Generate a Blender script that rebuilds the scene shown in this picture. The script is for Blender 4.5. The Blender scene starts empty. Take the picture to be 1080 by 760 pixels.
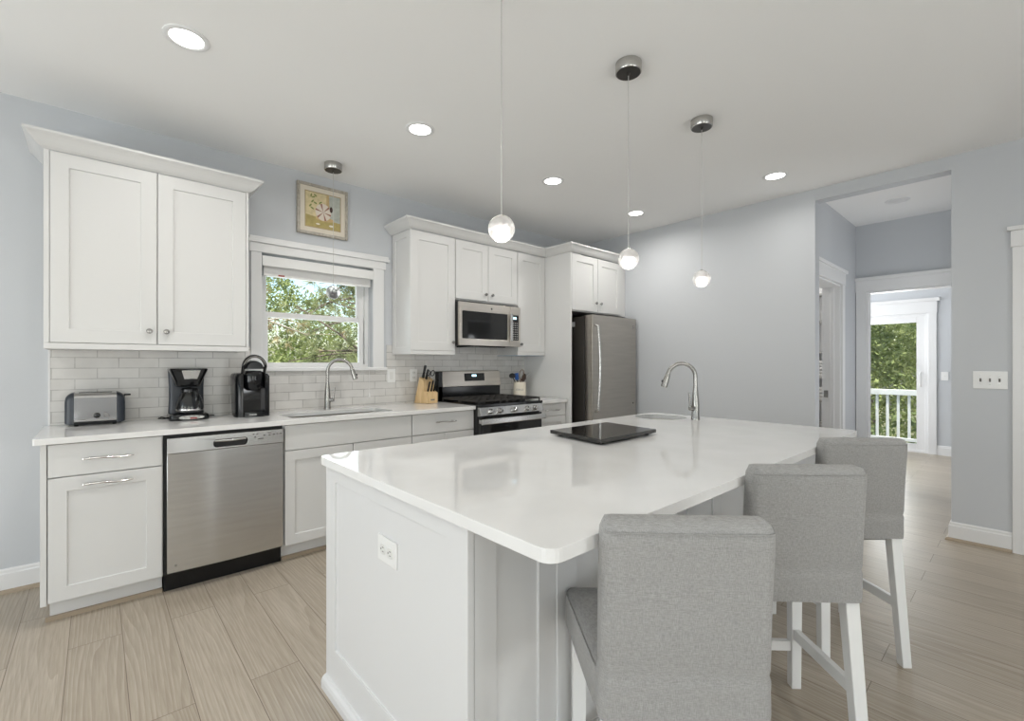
import bpy, bmesh, math, random
from mathutils import Vector, Matrix
from mathutils.geometry import tessellate_polygon
PI = math.pi
random.seed(7)
S = bpy.context.scene
COL = S.collection

# ------------------------------------------------------------------ camera, world, sun, daylight, exposure
YAW = math.radians(41.94)
FX, FY = math.sin(YAW), math.cos(YAW)
RX, RY = math.cos(YAW), -math.sin(YAW)
cam = bpy.data.cameras.new('camera')
cam.sensor_width = 36.0
cam.lens = 488.3 / 1080 * 36
cam.shift_y = 3.25 / 1080
cam.clip_start = 0.02
co = bpy.data.objects.new('camera', cam)
COL.objects.link(co)
co.location = (0, 0, 1.2756)
co.rotation_euler = (PI / 2, 0, -YAW)
S.camera = co

S.view_settings.view_transform = 'Standard'
S.view_settings.look = 'None'
S.view_settings.gamma = 1.0
S.view_settings.use_curve_mapping = False
S.view_settings.exposure = -0.05
S.cycles.max_bounces = 9
S.cycles.diffuse_bounces = 6
S.cycles.glossy_bounces = 5
S.cycles.transmission_bounces = 8
S.cycles.transparent_max_bounces = 10
S.cycles.caustics_reflective = False
S.cycles.caustics_refractive = False
S.cycles.use_denoising = True
S.cycles.sample_clamp_indirect = 6.0

world = bpy.data.worlds.new('sky')
S.world = world
world.use_nodes = True
nt = world.node_tree
sky = nt.nodes.new('ShaderNodeTexSky')
sky.sky_type = 'NISHITA'
sky.sun_disc = False
sky.sun_elevation = math.radians(48)
sky.sun_rotation = math.radians(200)
sky.air_density = 1.2
sky.dust_density = 2.0
bg = nt.nodes['Background']
nt.links.new(sky.outputs[0], bg.inputs[0])
bg.inputs[1].default_value = 0.30

def lamp(name, kind, loc, rot, energy, color=(1, 1, 1), **kw):
    l = bpy.data.lights.new(name, kind)
    l.energy = energy
    l.color = color
    for k, v in kw.items():
        setattr(l, k, v)
    o = bpy.data.objects.new(name, l)
    COL.objects.link(o)
    o.location = loc
    o.rotation_euler = rot
    return o

# sun on the trees; the ceiling slab, widened past the walls, keeps it out of the room
lamp('sun', 'SUN', (0, 0, 30), (math.radians(24), 0, math.radians(-25)), 8.5, (1, 0.95, 0.86), angle=0.01)
# daylight entering by the room's other windows (behind and beside the camera), lamps tilted up to brighten the ceiling
DAY = (0.95, 0.975, 1.0)
UP = math.radians(42)
lamp('daylight_west_a', 'AREA', (-3.40, 2.2, 1.2), (0, -PI / 2 - UP, 0), 63, DAY, shape='RECTANGLE', size=2.0, size_y=1.6)
lamp('daylight_west_b', 'AREA', (-3.40, 0.0, 1.1), (0, -PI / 2 - UP, 0), 70, DAY, shape='RECTANGLE', size=2.2, size_y=1.9)
lamp('daylight_south_a', 'AREA', (-1.6, -3.82, 1.1), (PI / 2 + UP, 0, 0), 70, DAY, shape='RECTANGLE', size=2.5, size_y=2.3)
lamp('daylight_south_b', 'AREA', (1.75, -3.82, 1.1), (PI / 2 + UP, 0, 0), 62, DAY, shape='RECTANGLE', size=1.2, size_y=2.3)
lamp('daylight_sink_window', 'AREA', (1.35, 4.02, 1.66), (-PI / 2, 0, 0), 5, DAY, shape='RECTANGLE', size=0.8, size_y=0.8)
lamp('daylight_sliding_door', 'AREA', (8.69, 1.9, 1.1), (0, PI / 2 + 0.5, 0), 60, DAY, shape='RECTANGLE', size=1.9, size_y=1.5)
lamp('hall_fill', 'AREA', (5.4, -0.35, 1.2), (PI / 2 + 0.6, 0, 0), 14, DAY, shape='RECTANGLE', size=0.8, size_y=1.6)  # added fill lamp, brightens the hall through an unseen side opening
lamp('garden_room_fill', 'AREA', (7.55, 3.78, 1.5), (-PI / 2, 0, 0), 75, DAY, shape='RECTANGLE', size=1.6, size_y=1.7)  # added fill lamp for the far room; the wall behind has no window

# ------------------------------------------------------------------ mesh helpers
class MB:
    def __init__(s):
        s.v = []; s.f = []
    def add(s, vs, fs):
        n = len(s.v)
        s.v += [tuple(p) for p in vs]
        s.f += [tuple(i + n for i in f) for f in fs]
        return s
    def box(s, x0, x1, y0, y1, z0, z1):
        vs = [(x, y, z) for z in (z0, z1) for y in (y0, y1) for x in (x0, x1)]
        return s.add(vs, [(0, 2, 3, 1), (4, 5, 7, 6), (0, 1, 5, 4), (2, 6, 7, 3), (0, 4, 6, 2), (1, 3, 7, 5)])
    def rings(s, rings, cap0=True, cap1=True, closed=True):
        n = len(rings[0]); vs = [p for r in rings for p in r]; fs = []
        for k in range(len(rings) - 1):
            for i in range(n if closed else n - 1):
                j = (i + 1) % n
                fs.append((k * n + i, k * n + j, (k + 1) * n + j, (k + 1) * n + i))
        if cap0: fs.append(tuple(range(n))[::-1])
        if cap1: fs.append(tuple((len(rings) - 1) * n + i for i in range(n)))
        return s.add(vs, fs)
    def tube(s, path, r, n=10, caps=True):
        path = [Vector(p) for p in path]
        rs = r if isinstance(r, (list, tuple)) else [r] * len(path)
        rings = []; prev = None
        for i, p in enumerate(path):
            t = (path[min(i + 1, len(path) - 1)] - path[max(i - 1, 0)]).normalized()
            if prev is None:
                a = Vector((0, 0, 1)) if abs(t.z) < 0.9 else Vector((1, 0, 0))
                u = t.cross(a).normalized()
            else:
                u = (prev - t * prev.dot(t)).normalized()
            prev = u
            w = t.cross(u)
            rings.append([p + (u * math.cos(2 * PI * k / n) + w * math.sin(2 * PI * k / n)) * rs[i] for k in range(n)])
        return s.rings(rings, caps, caps)
    def lathe(s, prof, c=(0, 0, 0), n=24, axis='z', caps=True):
        rings = []
        for r, h in prof:
            ring = []
            for k in range(n):
                a, b = r * math.cos(2 * PI * k / n), r * math.sin(2 * PI * k / n)
                if axis == 'z': q = (a, b, h)
                elif axis == 'y': q = (a, h, b)
                else: q = (h, a, b)
                ring.append((c[0] + q[0], c[1] + q[1], c[2] + q[2]))
            rings.append(ring)
        return s.rings(rings, caps, caps)
    def slab(s, outer, holes, a0, a1, axis='z'):
        polys = [outer] + list(holes)
        flat = [p for pl in polys for p in pl]
        tri = tessellate_polygon([[Vector((p[0], p[1], 0)) for p in pl] for pl in polys])
        def m(p, h):
            return (p[0], p[1], h) if axis == 'z' else ((p[0], h, p[1]) if axis == 'y' else (h, p[0], p[1]))
        n = len(flat)
        vs = [m(p, a0) for p in flat] + [m(p, a1) for p in flat]
        fs = [tuple(t) for t in tri] + [tuple(i + n for i in t) for t in tri]
        k = 0
        for pl in polys:
            L = len(pl)
            for i in range(L):
                j = (i + 1) % L
                fs.append((k + i, k + j, n + k + j, n + k + i))
            k += L
        return s.add(vs, fs)
    def sphere(s, c, r, n=24, m=14, sz=1.0):
        prof = [(max(r * math.sin(PI * i / m), 1e-4), -r * sz * math.cos(PI * i / m)) for i in range(m + 1)]
        return s.lathe(prof, c, n)
    def beam(s, a, b, wx, wy, wx2=None, wy2=None):
        wx2 = wx2 or wx; wy2 = wy2 or wy
        def ring(p, w, d): return [(p[0] - w / 2, p[1] - d / 2, p[2]), (p[0] + w / 2, p[1] - d / 2, p[2]), (p[0] + w / 2, p[1] + d / 2, p[2]), (p[0] - w / 2, p[1] + d / 2, p[2])]
        return s.rings([ring(a, wx, wy), ring(b, wx2, wy2)])
    def bar(s, a, b, w, h):
        a, b = Vector(a), Vector(b); t = (b - a).normalized()
        u = t.cross(Vector((0, 0, 1))).normalized(); k = u.cross(t)
        rg = lambda p: [p + u * w / 2 + k * h / 2, p - u * w / 2 + k * h / 2, p - u * w / 2 - k * h / 2, p + u * w / 2 - k * h / 2]
        return s.rings([rg(a), rg(b)])

def rrect(x0, x1, y0, y1, r, n=5):
    out = []
    for cx, cy, a0 in ((x1 - r, y1 - r, 0), (x0 + r, y1 - r, 90), (x0 + r, y0 + r, 180), (x1 - r, y0 + r, 270)):
        for i in range(n + 1):
            a = math.radians(a0 + 90 * i / n)
            out.append((cx + r * math.cos(a), cy + r * math.sin(a)))
    return out

ORG = {}
def build(name, mb, m, parent=None, bevel=0, smooth=False, loc=None, seg=2, angle=40):
    me = bpy.data.meshes.new(name)
    o = bpy.data.objects.new(name, me)
    COL.objects.link(o)
    if parent is not None:
        off = ORG[parent]
        o.parent = parent
    else:
        off = Vector(loc) if loc else Vector((0, 0, 0))
        o.location = off
    ORG[o] = off
    me.from_pydata([tuple(Vector(p) - off) for p in mb.v], [], mb.f)
    bm = bmesh.new(); bm.from_mesh(me)
    bmesh.ops.recalc_face_normals(bm, faces=bm.faces)
    bm.to_mesh(me); bm.free()
    me.materials.append(m)
    if smooth:
        me.polygons.foreach_set('use_smooth', [True] * len(me.polygons))
        me.set_sharp_from_angle(angle=math.radians(angle))
    if bevel:
        b = o.modifiers.new('edge', 'BEVEL')
        b.width = bevel; b.segments = seg; b.limit_method = 'ANGLE'; b.angle_limit = math.radians(35)
    return o

def tag(o, label, cat, group=None, kind=None):
    o['label'] = label; o['category'] = cat
    if group: o['group'] = group
    if kind: o['kind'] = kind
    return o
def thing(name, label, cat, loc, group=None):
    o = bpy.data.objects.new(name, None)
    o.empty_display_size = 0.05
    COL.objects.link(o)
    o.location = loc
    ORG[o] = Vector(loc)
    return tag(o, label, cat, group)
def struct(name, mb, m, bevel=0, parent=None, smooth=False):
    o = build(name, mb, m, parent, bevel, smooth)
    if parent is None: o['kind'] = 'structure'
    return o
def dup(root, loc, rotz=None, label=None):
    r = root.copy(); COL.objects.link(r)
    r.location = loc
    if rotz is not None: r.rotation_euler = (0, 0, rotz)
    if label: r['label'] = label
    for ch in list(root.children):
        c = ch.copy(); COL.objects.link(c); c.parent = r
        for g in list(ch.children):
            d = g.copy(); COL.objects.link(d); d.parent = c
    return r

# shaker front: a flat slab with a recessed field; facing -y ('y') at depth d, or -x ('x')
def shaker(mb, a0, a1, z0, z1, front, thick=0.02, stile=0.062, rec=0.008, face='y', rail=None, rail_b=None):
    rt = rail if rail is not None else stile
    rb = rail_b if rail_b is not None else rt
    def m(a, z, d):
        return (a, front + d, z) if face == 'y' else (front + d, a, z)
    A = [(a0, z0), (a1, z0), (a1, z1), (a0, z1)]
    B = [(a0 + stile, z0 + rb), (a1 - stile, z0 + rb), (a1 - stile, z1 - rt), (a0 + stile, z1 - rt)]
    vs = [m(a, z, 0) for a, z in A] + [m(a, z, 0) for a, z in B] + [m(a, z, rec) for a, z in B] + [m(a, z, thick) for a, z in A]
    fs = []
    for i in range(4):
        j = (i + 1) % 4
        fs += [(i, j, 4 + j, 4 + i), (4 + i, 4 + j, 8 + j, 8 + i), (i, 12 + i, 12 + j, j)]
    fs += [(8, 9, 10, 11), (12, 15, 14, 13)]
    return mb.add(vs, fs)

# profile swept along a plan path with mitred corners; profile = (outward, up); outward = right of travel
def sweep(mb, path, prof, z0):
    P = [Vector((p[0], p[1])) for p in path]
    rings = []
    for i, p in enumerate(P):
        ds = []
        if i > 0: ds.append((p - P[i - 1]).normalized())
        if i < len(P) - 1: ds.append((P[i + 1] - p).normalized())
        ns = [Vector((d.y, -d.x)) for d in ds]
        if len(ns) == 2:
            n = (ns[0] + ns[1]); n = n / (n.length_squared / 2) if n.length > 1e-6 else ns[0]
        else: n = ns[0]
        rings.append([(p.x + n.x * o, p.y + n.y * o, z0 + u) for o, u in prof])
    return mb.rings(rings)

# ------------------------------------------------------------------ materials
def N(t, kind, **kw):
    n = t.nodes.new(kind)
    for k, v in kw.items():
        if hasattr(n, k): setattr(n, k, v)
    return n
def mat(name, base, rough=0.5, metal=0.0, spec=0.5, coat=0.0, bump=None, emit=None, sheen=0.0, aniso=0):
    m = bpy.data.materials.new(name)
    m.use_nodes = True
    t = m.node_tree; b = t.nodes['Principled BSDF']
    b.inputs['Base Color'].default_value = (*base, 1)
    b.inputs['Roughness'].default_value = rough
    b.inputs['Metallic'].default_value = metal
    b.inputs['Specular IOR Level'].default_value = spec
    b.inputs['Coat Weight'].default_value = coat
    b.inputs['Sheen Weight'].default_value = sheen
    if emit:
        b.inputs['Emission Color'].default_value = (*emit[0], 1)
        b.inputs['Emission Strength'].default_value = emit[1]
    tc = N(t, 'ShaderNodeTexCoord')
    nz = N(t, 'ShaderNodeTexNoise')
    sc, st = bump if bump else (60.0, 0.02)
    mp = N(t, 'ShaderNodeMapping')
    mp.inputs['Scale'].default_value = sc if isinstance(sc, tuple) else (sc, sc, sc)
    t.links.new(tc.outputs['Object'], mp.inputs[0]); t.links.new(mp.outputs[0], nz.inputs['Vector'])
    nz.inputs['Scale'].default_value = 1.0
    nz.inputs['Detail'].default_value = 3
    bp = N(t, 'ShaderNodeBump')
    bp.inputs['Strength'].default_value = st
    bp.inputs['Distance'].default_value = 0.002
    t.links.new(nz.outputs[0], bp.inputs['Height']); t.links.new(bp.outputs[0], b.inputs['Normal'])
    m['noise'] = nz.name
    return m
def vary(m, c0, c1, lo=0.35, hi=0.65, scale=None):
    t = m.node_tree; b = t.nodes['Principled BSDF']
    tc = N(t, 'ShaderNodeTexCoord'); nz = N(t, 'ShaderNodeTexNoise'); r = N(t, 'ShaderNodeValToRGB'); mp = N(t, 'ShaderNodeMapping')
    sc = scale or 8.0
    mp.inputs['Scale'].default_value = sc if isinstance(sc, tuple) else (sc, sc, sc)
    t.links.new(tc.outputs['Object'], mp.inputs[0]); t.links.new(mp.outputs[0], nz.inputs['Vector'])
    nz.inputs['Scale'].default_value = 1; nz.inputs['Detail'].default_value = 6
    r.color_ramp.elements[0].position = lo; r.color_ramp.elements[1].position = hi
    r.color_ramp.elements[0].color = (*c0, 1); r.color_ramp.elements[1].color = (*c1, 1)
    t.links.new(nz.outputs[0], r.inputs[0]); t.links.new(r.outputs[0], b.inputs['Base Color'])
    return m

def brushed(name, c, rough):
    m = mat(name, c, rough, 1.0, bump=((2.0, 2.0, 700.0), 0.004))
    vary(m, tuple(k * 0.96 for k in c), tuple(k * 1.04 for k in c), scale=(3.0, 3.0, 40.0))
    m.node_tree.nodes['Principled BSDF'].inputs['Anisotropic'].default_value = 0.8
    m.node_tree.nodes['Principled BSDF'].inputs['Anisotropic Rotation'].default_value = 0.25
    return m
M = {}
M['wall'] = mat('wall_paint', (0.57, 0.588, 0.612), 0.6, bump=(220.0, 0.03), spec=0.3)
M['ceiling'] = mat('ceiling_paint', (0.90, 0.898, 0.89), 0.8, bump=(180.0, 0.03), spec=0.2)
M['trim'] = mat('white_trim_paint', (0.78, 0.78, 0.78), 0.35)
M['cab'] = mat('white_cabinet_paint', (0.64, 0.638, 0.63), 0.38, bump=(140.0, 0.015))
M['island'] = mat('island_paint', (0.70, 0.70, 0.70), 0.38, bump=(140.0, 0.015))
M['quartz'] = vary(mat('white_quartz', (0.8, 0.79, 0.77), 0.045, spec=0.5, bump=(30.0, 0.0)), (0.755, 0.75, 0.74), (0.80, 0.796, 0.788), scale=5.0)
M['steel'] = brushed('brushed_steel', (0.62, 0.615, 0.605), 0.24)
M['steel_warm'] = brushed('warm_brushed_steel', (0.58, 0.54, 0.49), 0.30)
M['fridge'] = brushed('slate_brushed_steel', (0.49, 0.46, 0.42), 0.36)
M['chrome'] = mat('chrome', (0.62, 0.615, 0.61), 0.07, 1.0, bump=(5.0, 0.0))
M['nickel'] = mat('brushed_nickel', (0.36, 0.35, 0.335), 0.27, 1.0, bump=(60.0, 0.0))
M['black'] = mat('black_plastic', (0.006, 0.0065, 0.0075), 0.14, spec=0.4)
M['black_matte'] = mat('matte_black', (0.02, 0.02, 0.02), 0.55)
M['bluegrey'] = mat('blue_black_plastic', (0.020, 0.026, 0.036), 0.35)
M['iron'] = mat('cast_iron', (0.022, 0.02, 0.018), 0.6, bump=(300.0, 0.2))
M['black_glass'] = mat('black_glass', (0.012, 0.012, 0.012), 0.05, spec=0.6, bump=(5, 0.0))
M['slab'] = vary(mat('black_marbled_glass', (0.02, 0.02, 0.02), 0.06, spec=0.6, bump=(5, 0.0)), (0.010, 0.0095, 0.009), (0.045, 0.04, 0.036), 0.4, 0.8, 14.0)
M['fridge_side'] = mat('dark_grey_enamel', (0.035, 0.031, 0.027), 0.45)
M['white_plastic'] = mat('white_plastic', (0.80, 0.80, 0.79), 0.3)
M['ivory'] = mat('ivory_plastic', (0.72, 0.72, 0.70), 0.3)
M['leg'] = mat('white_painted_wood', (0.78, 0.78, 0.77), 0.4, bump=((40.0, 40.0, 4.0), 0.05))
M['woodshoe'] = mat('wood_shoe_strip', (0.36, 0.29, 0.21), 0.5, bump=((30.0, 4.0, 60.0), 0.1))
M['glow'] = mat('lamp_diffuser', (1, 1, 1), 0.5, emit=((1.0, 0.985, 0.95), 9.0))
M['bulb'] = mat('frosted_lamp_core', (1, 1, 1), 0.4, emit=((1.0, 0.95, 0.86), 8.0))
M['frost'] = mat('frosted_core_unlit', (0.62, 0.62, 0.64), 0.5)
M['display'] = mat('lit_display', (0.1, 0.2, 0.25), 0.3, emit=((0.55, 0.85, 1.0), 2.2))
M['red'] = mat('red_plastic', (0.25, 0.02, 0.015), 0.3)
M['redtag'] = mat('red_tag', (0.35, 0.08, 0.06), 0.5)
M['blue'] = mat('blue_silicone', (0.03, 0.11, 0.38), 0.45)
M['pale_blue'] = mat('pale_blue_underside', (0.40, 0.50, 0.60), 0.4)  # even pale blue for one cabinet underside
M['cream'] = mat('cream_glazed_ceramic', (0.74, 0.68, 0.57), 0.25)
M['ink'] = mat('grey_lettering', (0.16, 0.15, 0.14), 0.5)
M['blockwood'] = vary(mat('beech_wood', (0.6, 0.42, 0.22), 0.45), (0.55, 0.37, 0.18), (0.72, 0.53, 0.30), 0.3, 0.7, (60.0, 60.0, 6.0))
M['darkwood'] = mat('dark_wood_spoon', (0.05, 0.025, 0.018), 0.5)
M['brownwood'] = mat('brown_wood_spoon', (0.20, 0.12, 0.07), 0.5)
M['canopy'] = mat('satin_nickel_canopy', (0.50, 0.485, 0.46), 0.25, 1.0)
M['canopy_dark'] = mat('dark_canopy_plate', (0.06, 0.055, 0.05), 0.35, 0.5)
M['wire'] = mat('braided_wire', (0.55, 0.54, 0.52), 0.4, 0.3)
M['sinksteel'] = mat('satin_sink_steel', (0.50, 0.47, 0.43), 0.28, 1.0)
M['frame_silver'] = vary(mat('antique_silver_frame', (0.4, 0.36, 0.3), 0.45), (0.34, 0.31, 0.26), (0.48, 0.44, 0.38), scale=40.0)
M['frame_gold'] = mat('gilt_lip', (0.42, 0.33, 0.19), 0.4, 0.3)
M['mat_board'] = mat('cream_mat_board', (0.74, 0.68, 0.58), 0.8)
M['towel'] = mat('white_towel', (0.75, 0.74, 0.72), 0.9, bump=(300, 0.5))
M['dim_wood'] = mat('grey_shelf_board', (0.5, 0.49, 0.47), 0.5)
M['deckwood'] = mat('grey_deck_board', (0.40, 0.38, 0.35), 0.7)
M['soil'] = vary(mat('leafy_ground', (0.1, 0.1, 0.05), 0.9), (0.10, 0.085, 0.05), (0.16, 0.17, 0.07), scale=1.5)
M['bark'] = vary(mat('grey_bark', (0.14, 0.11, 0.085), 0.85, bump=(40, 0.6)), (0.09, 0.07, 0.055), (0.22, 0.18, 0.14), scale=12.0)
M['palebark'] = vary(mat('pale_bark', (0.45, 0.38, 0.30), 0.85, bump=(40, 0.4)), (0.40, 0.33, 0.26), (0.6, 0.53, 0.44), scale=12.0)

def glass_sheet(name, tint=(1, 1, 1)):
    m = bpy.data.materials.new(name); m.use_nodes = True
    t = m.node_tree; t.nodes.clear()
    out = N(t, 'ShaderNodeOutputMaterial'); mx = N(t, 'ShaderNodeMixShader'); tr = N(t, 'ShaderNodeBsdfTransparent'); gl = N(t, 'ShaderNodeBsdfGlossy'); fr = N(t, 'ShaderNodeFresnel')
    tr.inputs[0].default_value = (*tint, 1); gl.inputs['Roughness'].default_value = 0.02
    fr.inputs['IOR'].default_value = 1.25
    t.links.new(fr.outputs[0], mx.inputs[0]); t.links.new(tr.outputs[0], mx.inputs[1]); t.links.new(gl.outputs[0], mx.inputs[2]); t.links.new(mx.outputs[0], out.inputs[0])
    return m
M['pane'] = glass_sheet('window_glass', (0.96, 0.98, 0.97))
M['carafe'] = glass_sheet('carafe_glass', (0.80, 0.80, 0.78))
M['carafe'].node_tree.nodes['Fresnel'].inputs['IOR'].default_value = 1.6
def crystal(name):
    m = bpy.data.materials.new(name); m.use_nodes = True
    t = m.node_tree; t.nodes.clear()
    out = N(t, 'ShaderNodeOutputMaterial'); g = N(t, 'ShaderNodeBsdfGlass'); nz = N(t, 'ShaderNodeTexVoronoi'); bp = N(t, 'ShaderNodeBump'); tc = N(t, 'ShaderNodeTexCoord')
    g.inputs['IOR'].default_value = 1.40; g.inputs['Roughness'].default_value = 0.02
    nz.inputs['Scale'].default_value = 90
    bp.inputs['Strength'].default_value = 0.10; bp.inputs['Distance'].default_value = 0.003
    t.links.new(tc.outputs['Object'], nz.inputs['Vector']); t.links.new(nz.outputs[0], bp.inputs['Height']); t.links.new(bp.outputs[0], g.inputs['Normal']); tl = N(t, 'ShaderNodeBsdfTranslucent'); mx = N(t, 'ShaderNodeMixShader'); tl.inputs[0].default_value = (0.92, 0.92, 0.92, 1); mx.inputs[0].default_value = 0.27
    t.links.new(g.outputs[0], mx.inputs[1]); t.links.new(tl.outputs[0], mx.inputs[2]); t.links.new(mx.outputs[0], out.inputs[0])
    return m
M['crystal'] = crystal('bubbled_crystal')

def coords(t, order, scale=(1, 1, 1), off=(0, 0, 0)):
    tc = N(t, 'ShaderNodeTexCoord'); sp = N(t, 'ShaderNodeSeparateXYZ'); cb = N(t, 'ShaderNodeCombineXYZ'); mp = N(t, 'ShaderNodeMapping')
    t.links.new(tc.outputs['Object'], sp.inputs[0])
    for i, a in enumerate(order): t.links.new(sp.outputs[a], cb.inputs[i])
    mp.inputs['Scale'].default_value = scale; mp.inputs['Location'].default_value = off
    t.links.new(cb.outputs[0], mp.inputs[0])
    return mp.outputs[0]
def mixc(t, a, b, fac, mode='MIX'):
    n = N(t, 'ShaderNodeMix'); n.data_type = 'RGBA'; n.blend_type = mode
    for s, v in ((6, a), (7, b)):
        if isinstance(v, tuple): n.inputs[s].default_value = (*v, 1)
        else: t.links.new(v, n.inputs[s])
    if isinstance(fac, float): n.inputs[0].default_value = fac
    else: t.links.new(fac, n.inputs[0])
    return n.outputs[2]

# floor: wide oak-look planks running along y
m = mat('oak_planks', (0.4, 0.32, 0.24), 0.34, spec=0.45); M['floor'] = m
t = m.node_tree; b = t.nodes['Principled BSDF']
vec = coords(t, (1, 0, 2), off=(0.35, 0.0928, 0))
br = N(t, 'ShaderNodeTexBrick'); t.links.new(vec, br.inputs['Vector'])
br.offset = 0.37; br.offset_frequency = 2
for k, v in (('Scale', 1.0), ('Brick Width', 1.22), ('Row Height', 0.1855), ('Mortar Size', 0.0014), ('Mortar Smooth', 0.1), ('Bias', 0.0)): br.inputs[k].default_value = v
br.inputs['Color1'].default_value = (0, 0, 0, 1); br.inputs['Color2'].default_value = (1, 1, 1, 1); br.inputs['Mortar'].default_value = (0.5, 0.5, 0.5, 1)
add = N(t, 'ShaderNodeVectorMath'); add.operation = 'MULTIPLY_ADD'
t.links.new(br.outputs['Color'], add.inputs[0]); add.inputs[1].default_value = (5.3, 2.7, 3.1); t.links.new(coords(t, (1, 0, 2)), add.inputs[2])
mp = N(t, 'ShaderNodeMapping'); mp.inputs['Scale'].default_value = (0.30, 4.2, 1.0); t.links.new(add.outputs[0], mp.inputs[0])
fr = N(t, 'ShaderNodeTexWave'); fr.wave_type = 'BANDS'; fr.bands_direction = 'Y'; fr.wave_profile = 'SAW'
for k, v in (('Scale', 3.6), ('Distortion', 48.0), ('Detail', 2.0), ('Detail Scale', 0.36), ('Detail Roughness', 0.35)): fr.inputs[k].default_value = v
t.links.new(mp.outputs[0], fr.inputs['Vector'])
mp2 = N(t, 'ShaderNodeMapping'); mp2.inputs['Scale'].default_value = (4.0, 90.0, 1.0); t.links.new(add.outputs[0], mp2.inputs[0])
n2 = N(t, 'ShaderNodeTexNoise'); n2.inputs['Scale'].default_value = 1.6; n2.inputs['Detail'].default_value = 4; t.links.new(mp2.outputs[0], n2.inputs['Vector'])
tone = mixc(t, (0.345, 0.29, 0.225), (0.435, 0.374, 0.30), br.outputs['Color'])
rg = N(t, 'ShaderNodeMapRange'); rg.inputs[1].default_value = 0.0; rg.inputs[2].default_value = 1.0; rg.inputs[3].default_value = 0.0; rg.inputs[4].default_value = 0.5; t.links.new(fr.outputs['Fac'], rg.inputs[0])
g1 = mixc(t, tone, (0.57, 0.515, 0.43), rg.outputs[0])
rg2 = N(t, 'ShaderNodeMapRange'); rg2.inputs[1].default_value = 0.35; rg2.inputs[2].default_value = 0.75; rg2.inputs[3].default_value = 0.0; rg2.inputs[4].default_value = 0.55; t.links.new(n2.outputs[0], rg2.inputs[0])
g2 = mixc(t, g1, (0.26, 0.21, 0.155), rg2.outputs[0])
g3 = mixc(t, g2, (0.16, 0.12, 0.085), br.outputs['Fac'])
t.links.new(g3, b.inputs['Base Color'])
# backsplash tile
m = mat('grey_marble_tile', (0.5, 0.5, 0.5), 0.22, spec=0.5, bump=(30.0, 0.05)); M['tile'] = m
t = m.node_tree; b = t.nodes['Principled BSDF']
vec = coords(t, (0, 2, 1), off=(0.094, -0.928 + 0.064 * 20, 0))
br = N(t, 'ShaderNodeTexBrick'); t.links.new(vec, br.inputs['Vector'])
br.offset = 0.5; br.offset_frequency = 2
for k, v in (('Scale', 1.0), ('Brick Width', 0.2), ('Row Height', 0.064), ('Mortar Size', 0.0024), ('Mortar Smooth', 0.1)): br.inputs[k].default_value = v
br.inputs['Color1'].default_value = (0.57, 0.555, 0.535, 1); br.inputs['Color2'].default_value = (0.66, 0.645, 0.625, 1); br.inputs['Mortar'].default_value = (0.36, 0.35, 0.335, 1)
nz = N(t, 'ShaderNodeTexNoise'); nz.inputs['Scale'].default_value = 11; nz.inputs['Detail'].default_value = 5
t.links.new(coords(t, (0, 1, 2)), nz.inputs['Vector'])
rg = N(t, 'ShaderNodeMapRange'); rg.inputs[1].default_value = 0.4; rg.inputs[2].default_value = 0.7; rg.inputs[3].default_value = 0; rg.inputs[4].default_value = 0.5; t.links.new(nz.outputs[0], rg.inputs[0])
t.links.new(mixc(t, br.outputs['Color'], (0.72, 0.71, 0.69), rg.outputs[0]), b.inputs['Base Color'])
# stool fabric
m = mat('grey_linen', (0.4, 0.4, 0.39), 0.95, spec=0.15, sheen=0.15); M['fabric'] = m
t = m.node_tree; b = t.nodes['Principled BSDF']
def stretch_noise(scale):
    n = N(t, 'ShaderNodeTexNoise'); n.inputs['Scale'].default_value = 1; n.inputs['Detail'].default_value = 2
    t.links.new(coords(t, (0, 1, 2), scale), n.inputs['Vector']); return n.outputs[0]
wa, wb = stretch_noise((900, 900, 90)), stretch_noise((90, 90, 900))
ad = N(t, 'ShaderNodeMath'); ad.operation = 'ADD'; t.links.new(wa, ad.inputs[0]); t.links.new(wb, ad.inputs[1])
rg = N(t, 'ShaderNodeMapRange'); rg.inputs[1].default_value = 0.7; rg.inputs[2].default_value = 1.3; t.links.new(ad.outputs[0], rg.inputs[0])
t.links.new(mixc(t, (0.255, 0.25, 0.243), (0.385, 0.38, 0.37), rg.outputs[0]), b.inputs['Base Color'])
n3 = N(t, 'ShaderNodeTexNoise'); n3.inputs['Scale'].default_value = 14; t.links.new(coords(t, (0, 1, 2)), n3.inputs['Vector'])
ad2 = N(t, 'ShaderNodeMath'); ad2.operation = 'MULTIPLY_ADD'; ad2.inputs[1].default_value = 0.25; t.links.new(ad.outputs[0], ad2.inputs[0]); t.links.new(n3.outputs[0], ad2.inputs[2])
bp = [n for n in t.nodes if n.type == 'BUMP'][0]; t.links.new(ad2.outputs[0], bp.inputs['Height']); bp.inputs['Strength'].default_value = 0.35; bp.inputs['Distance'].default_value = 0.006
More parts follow.
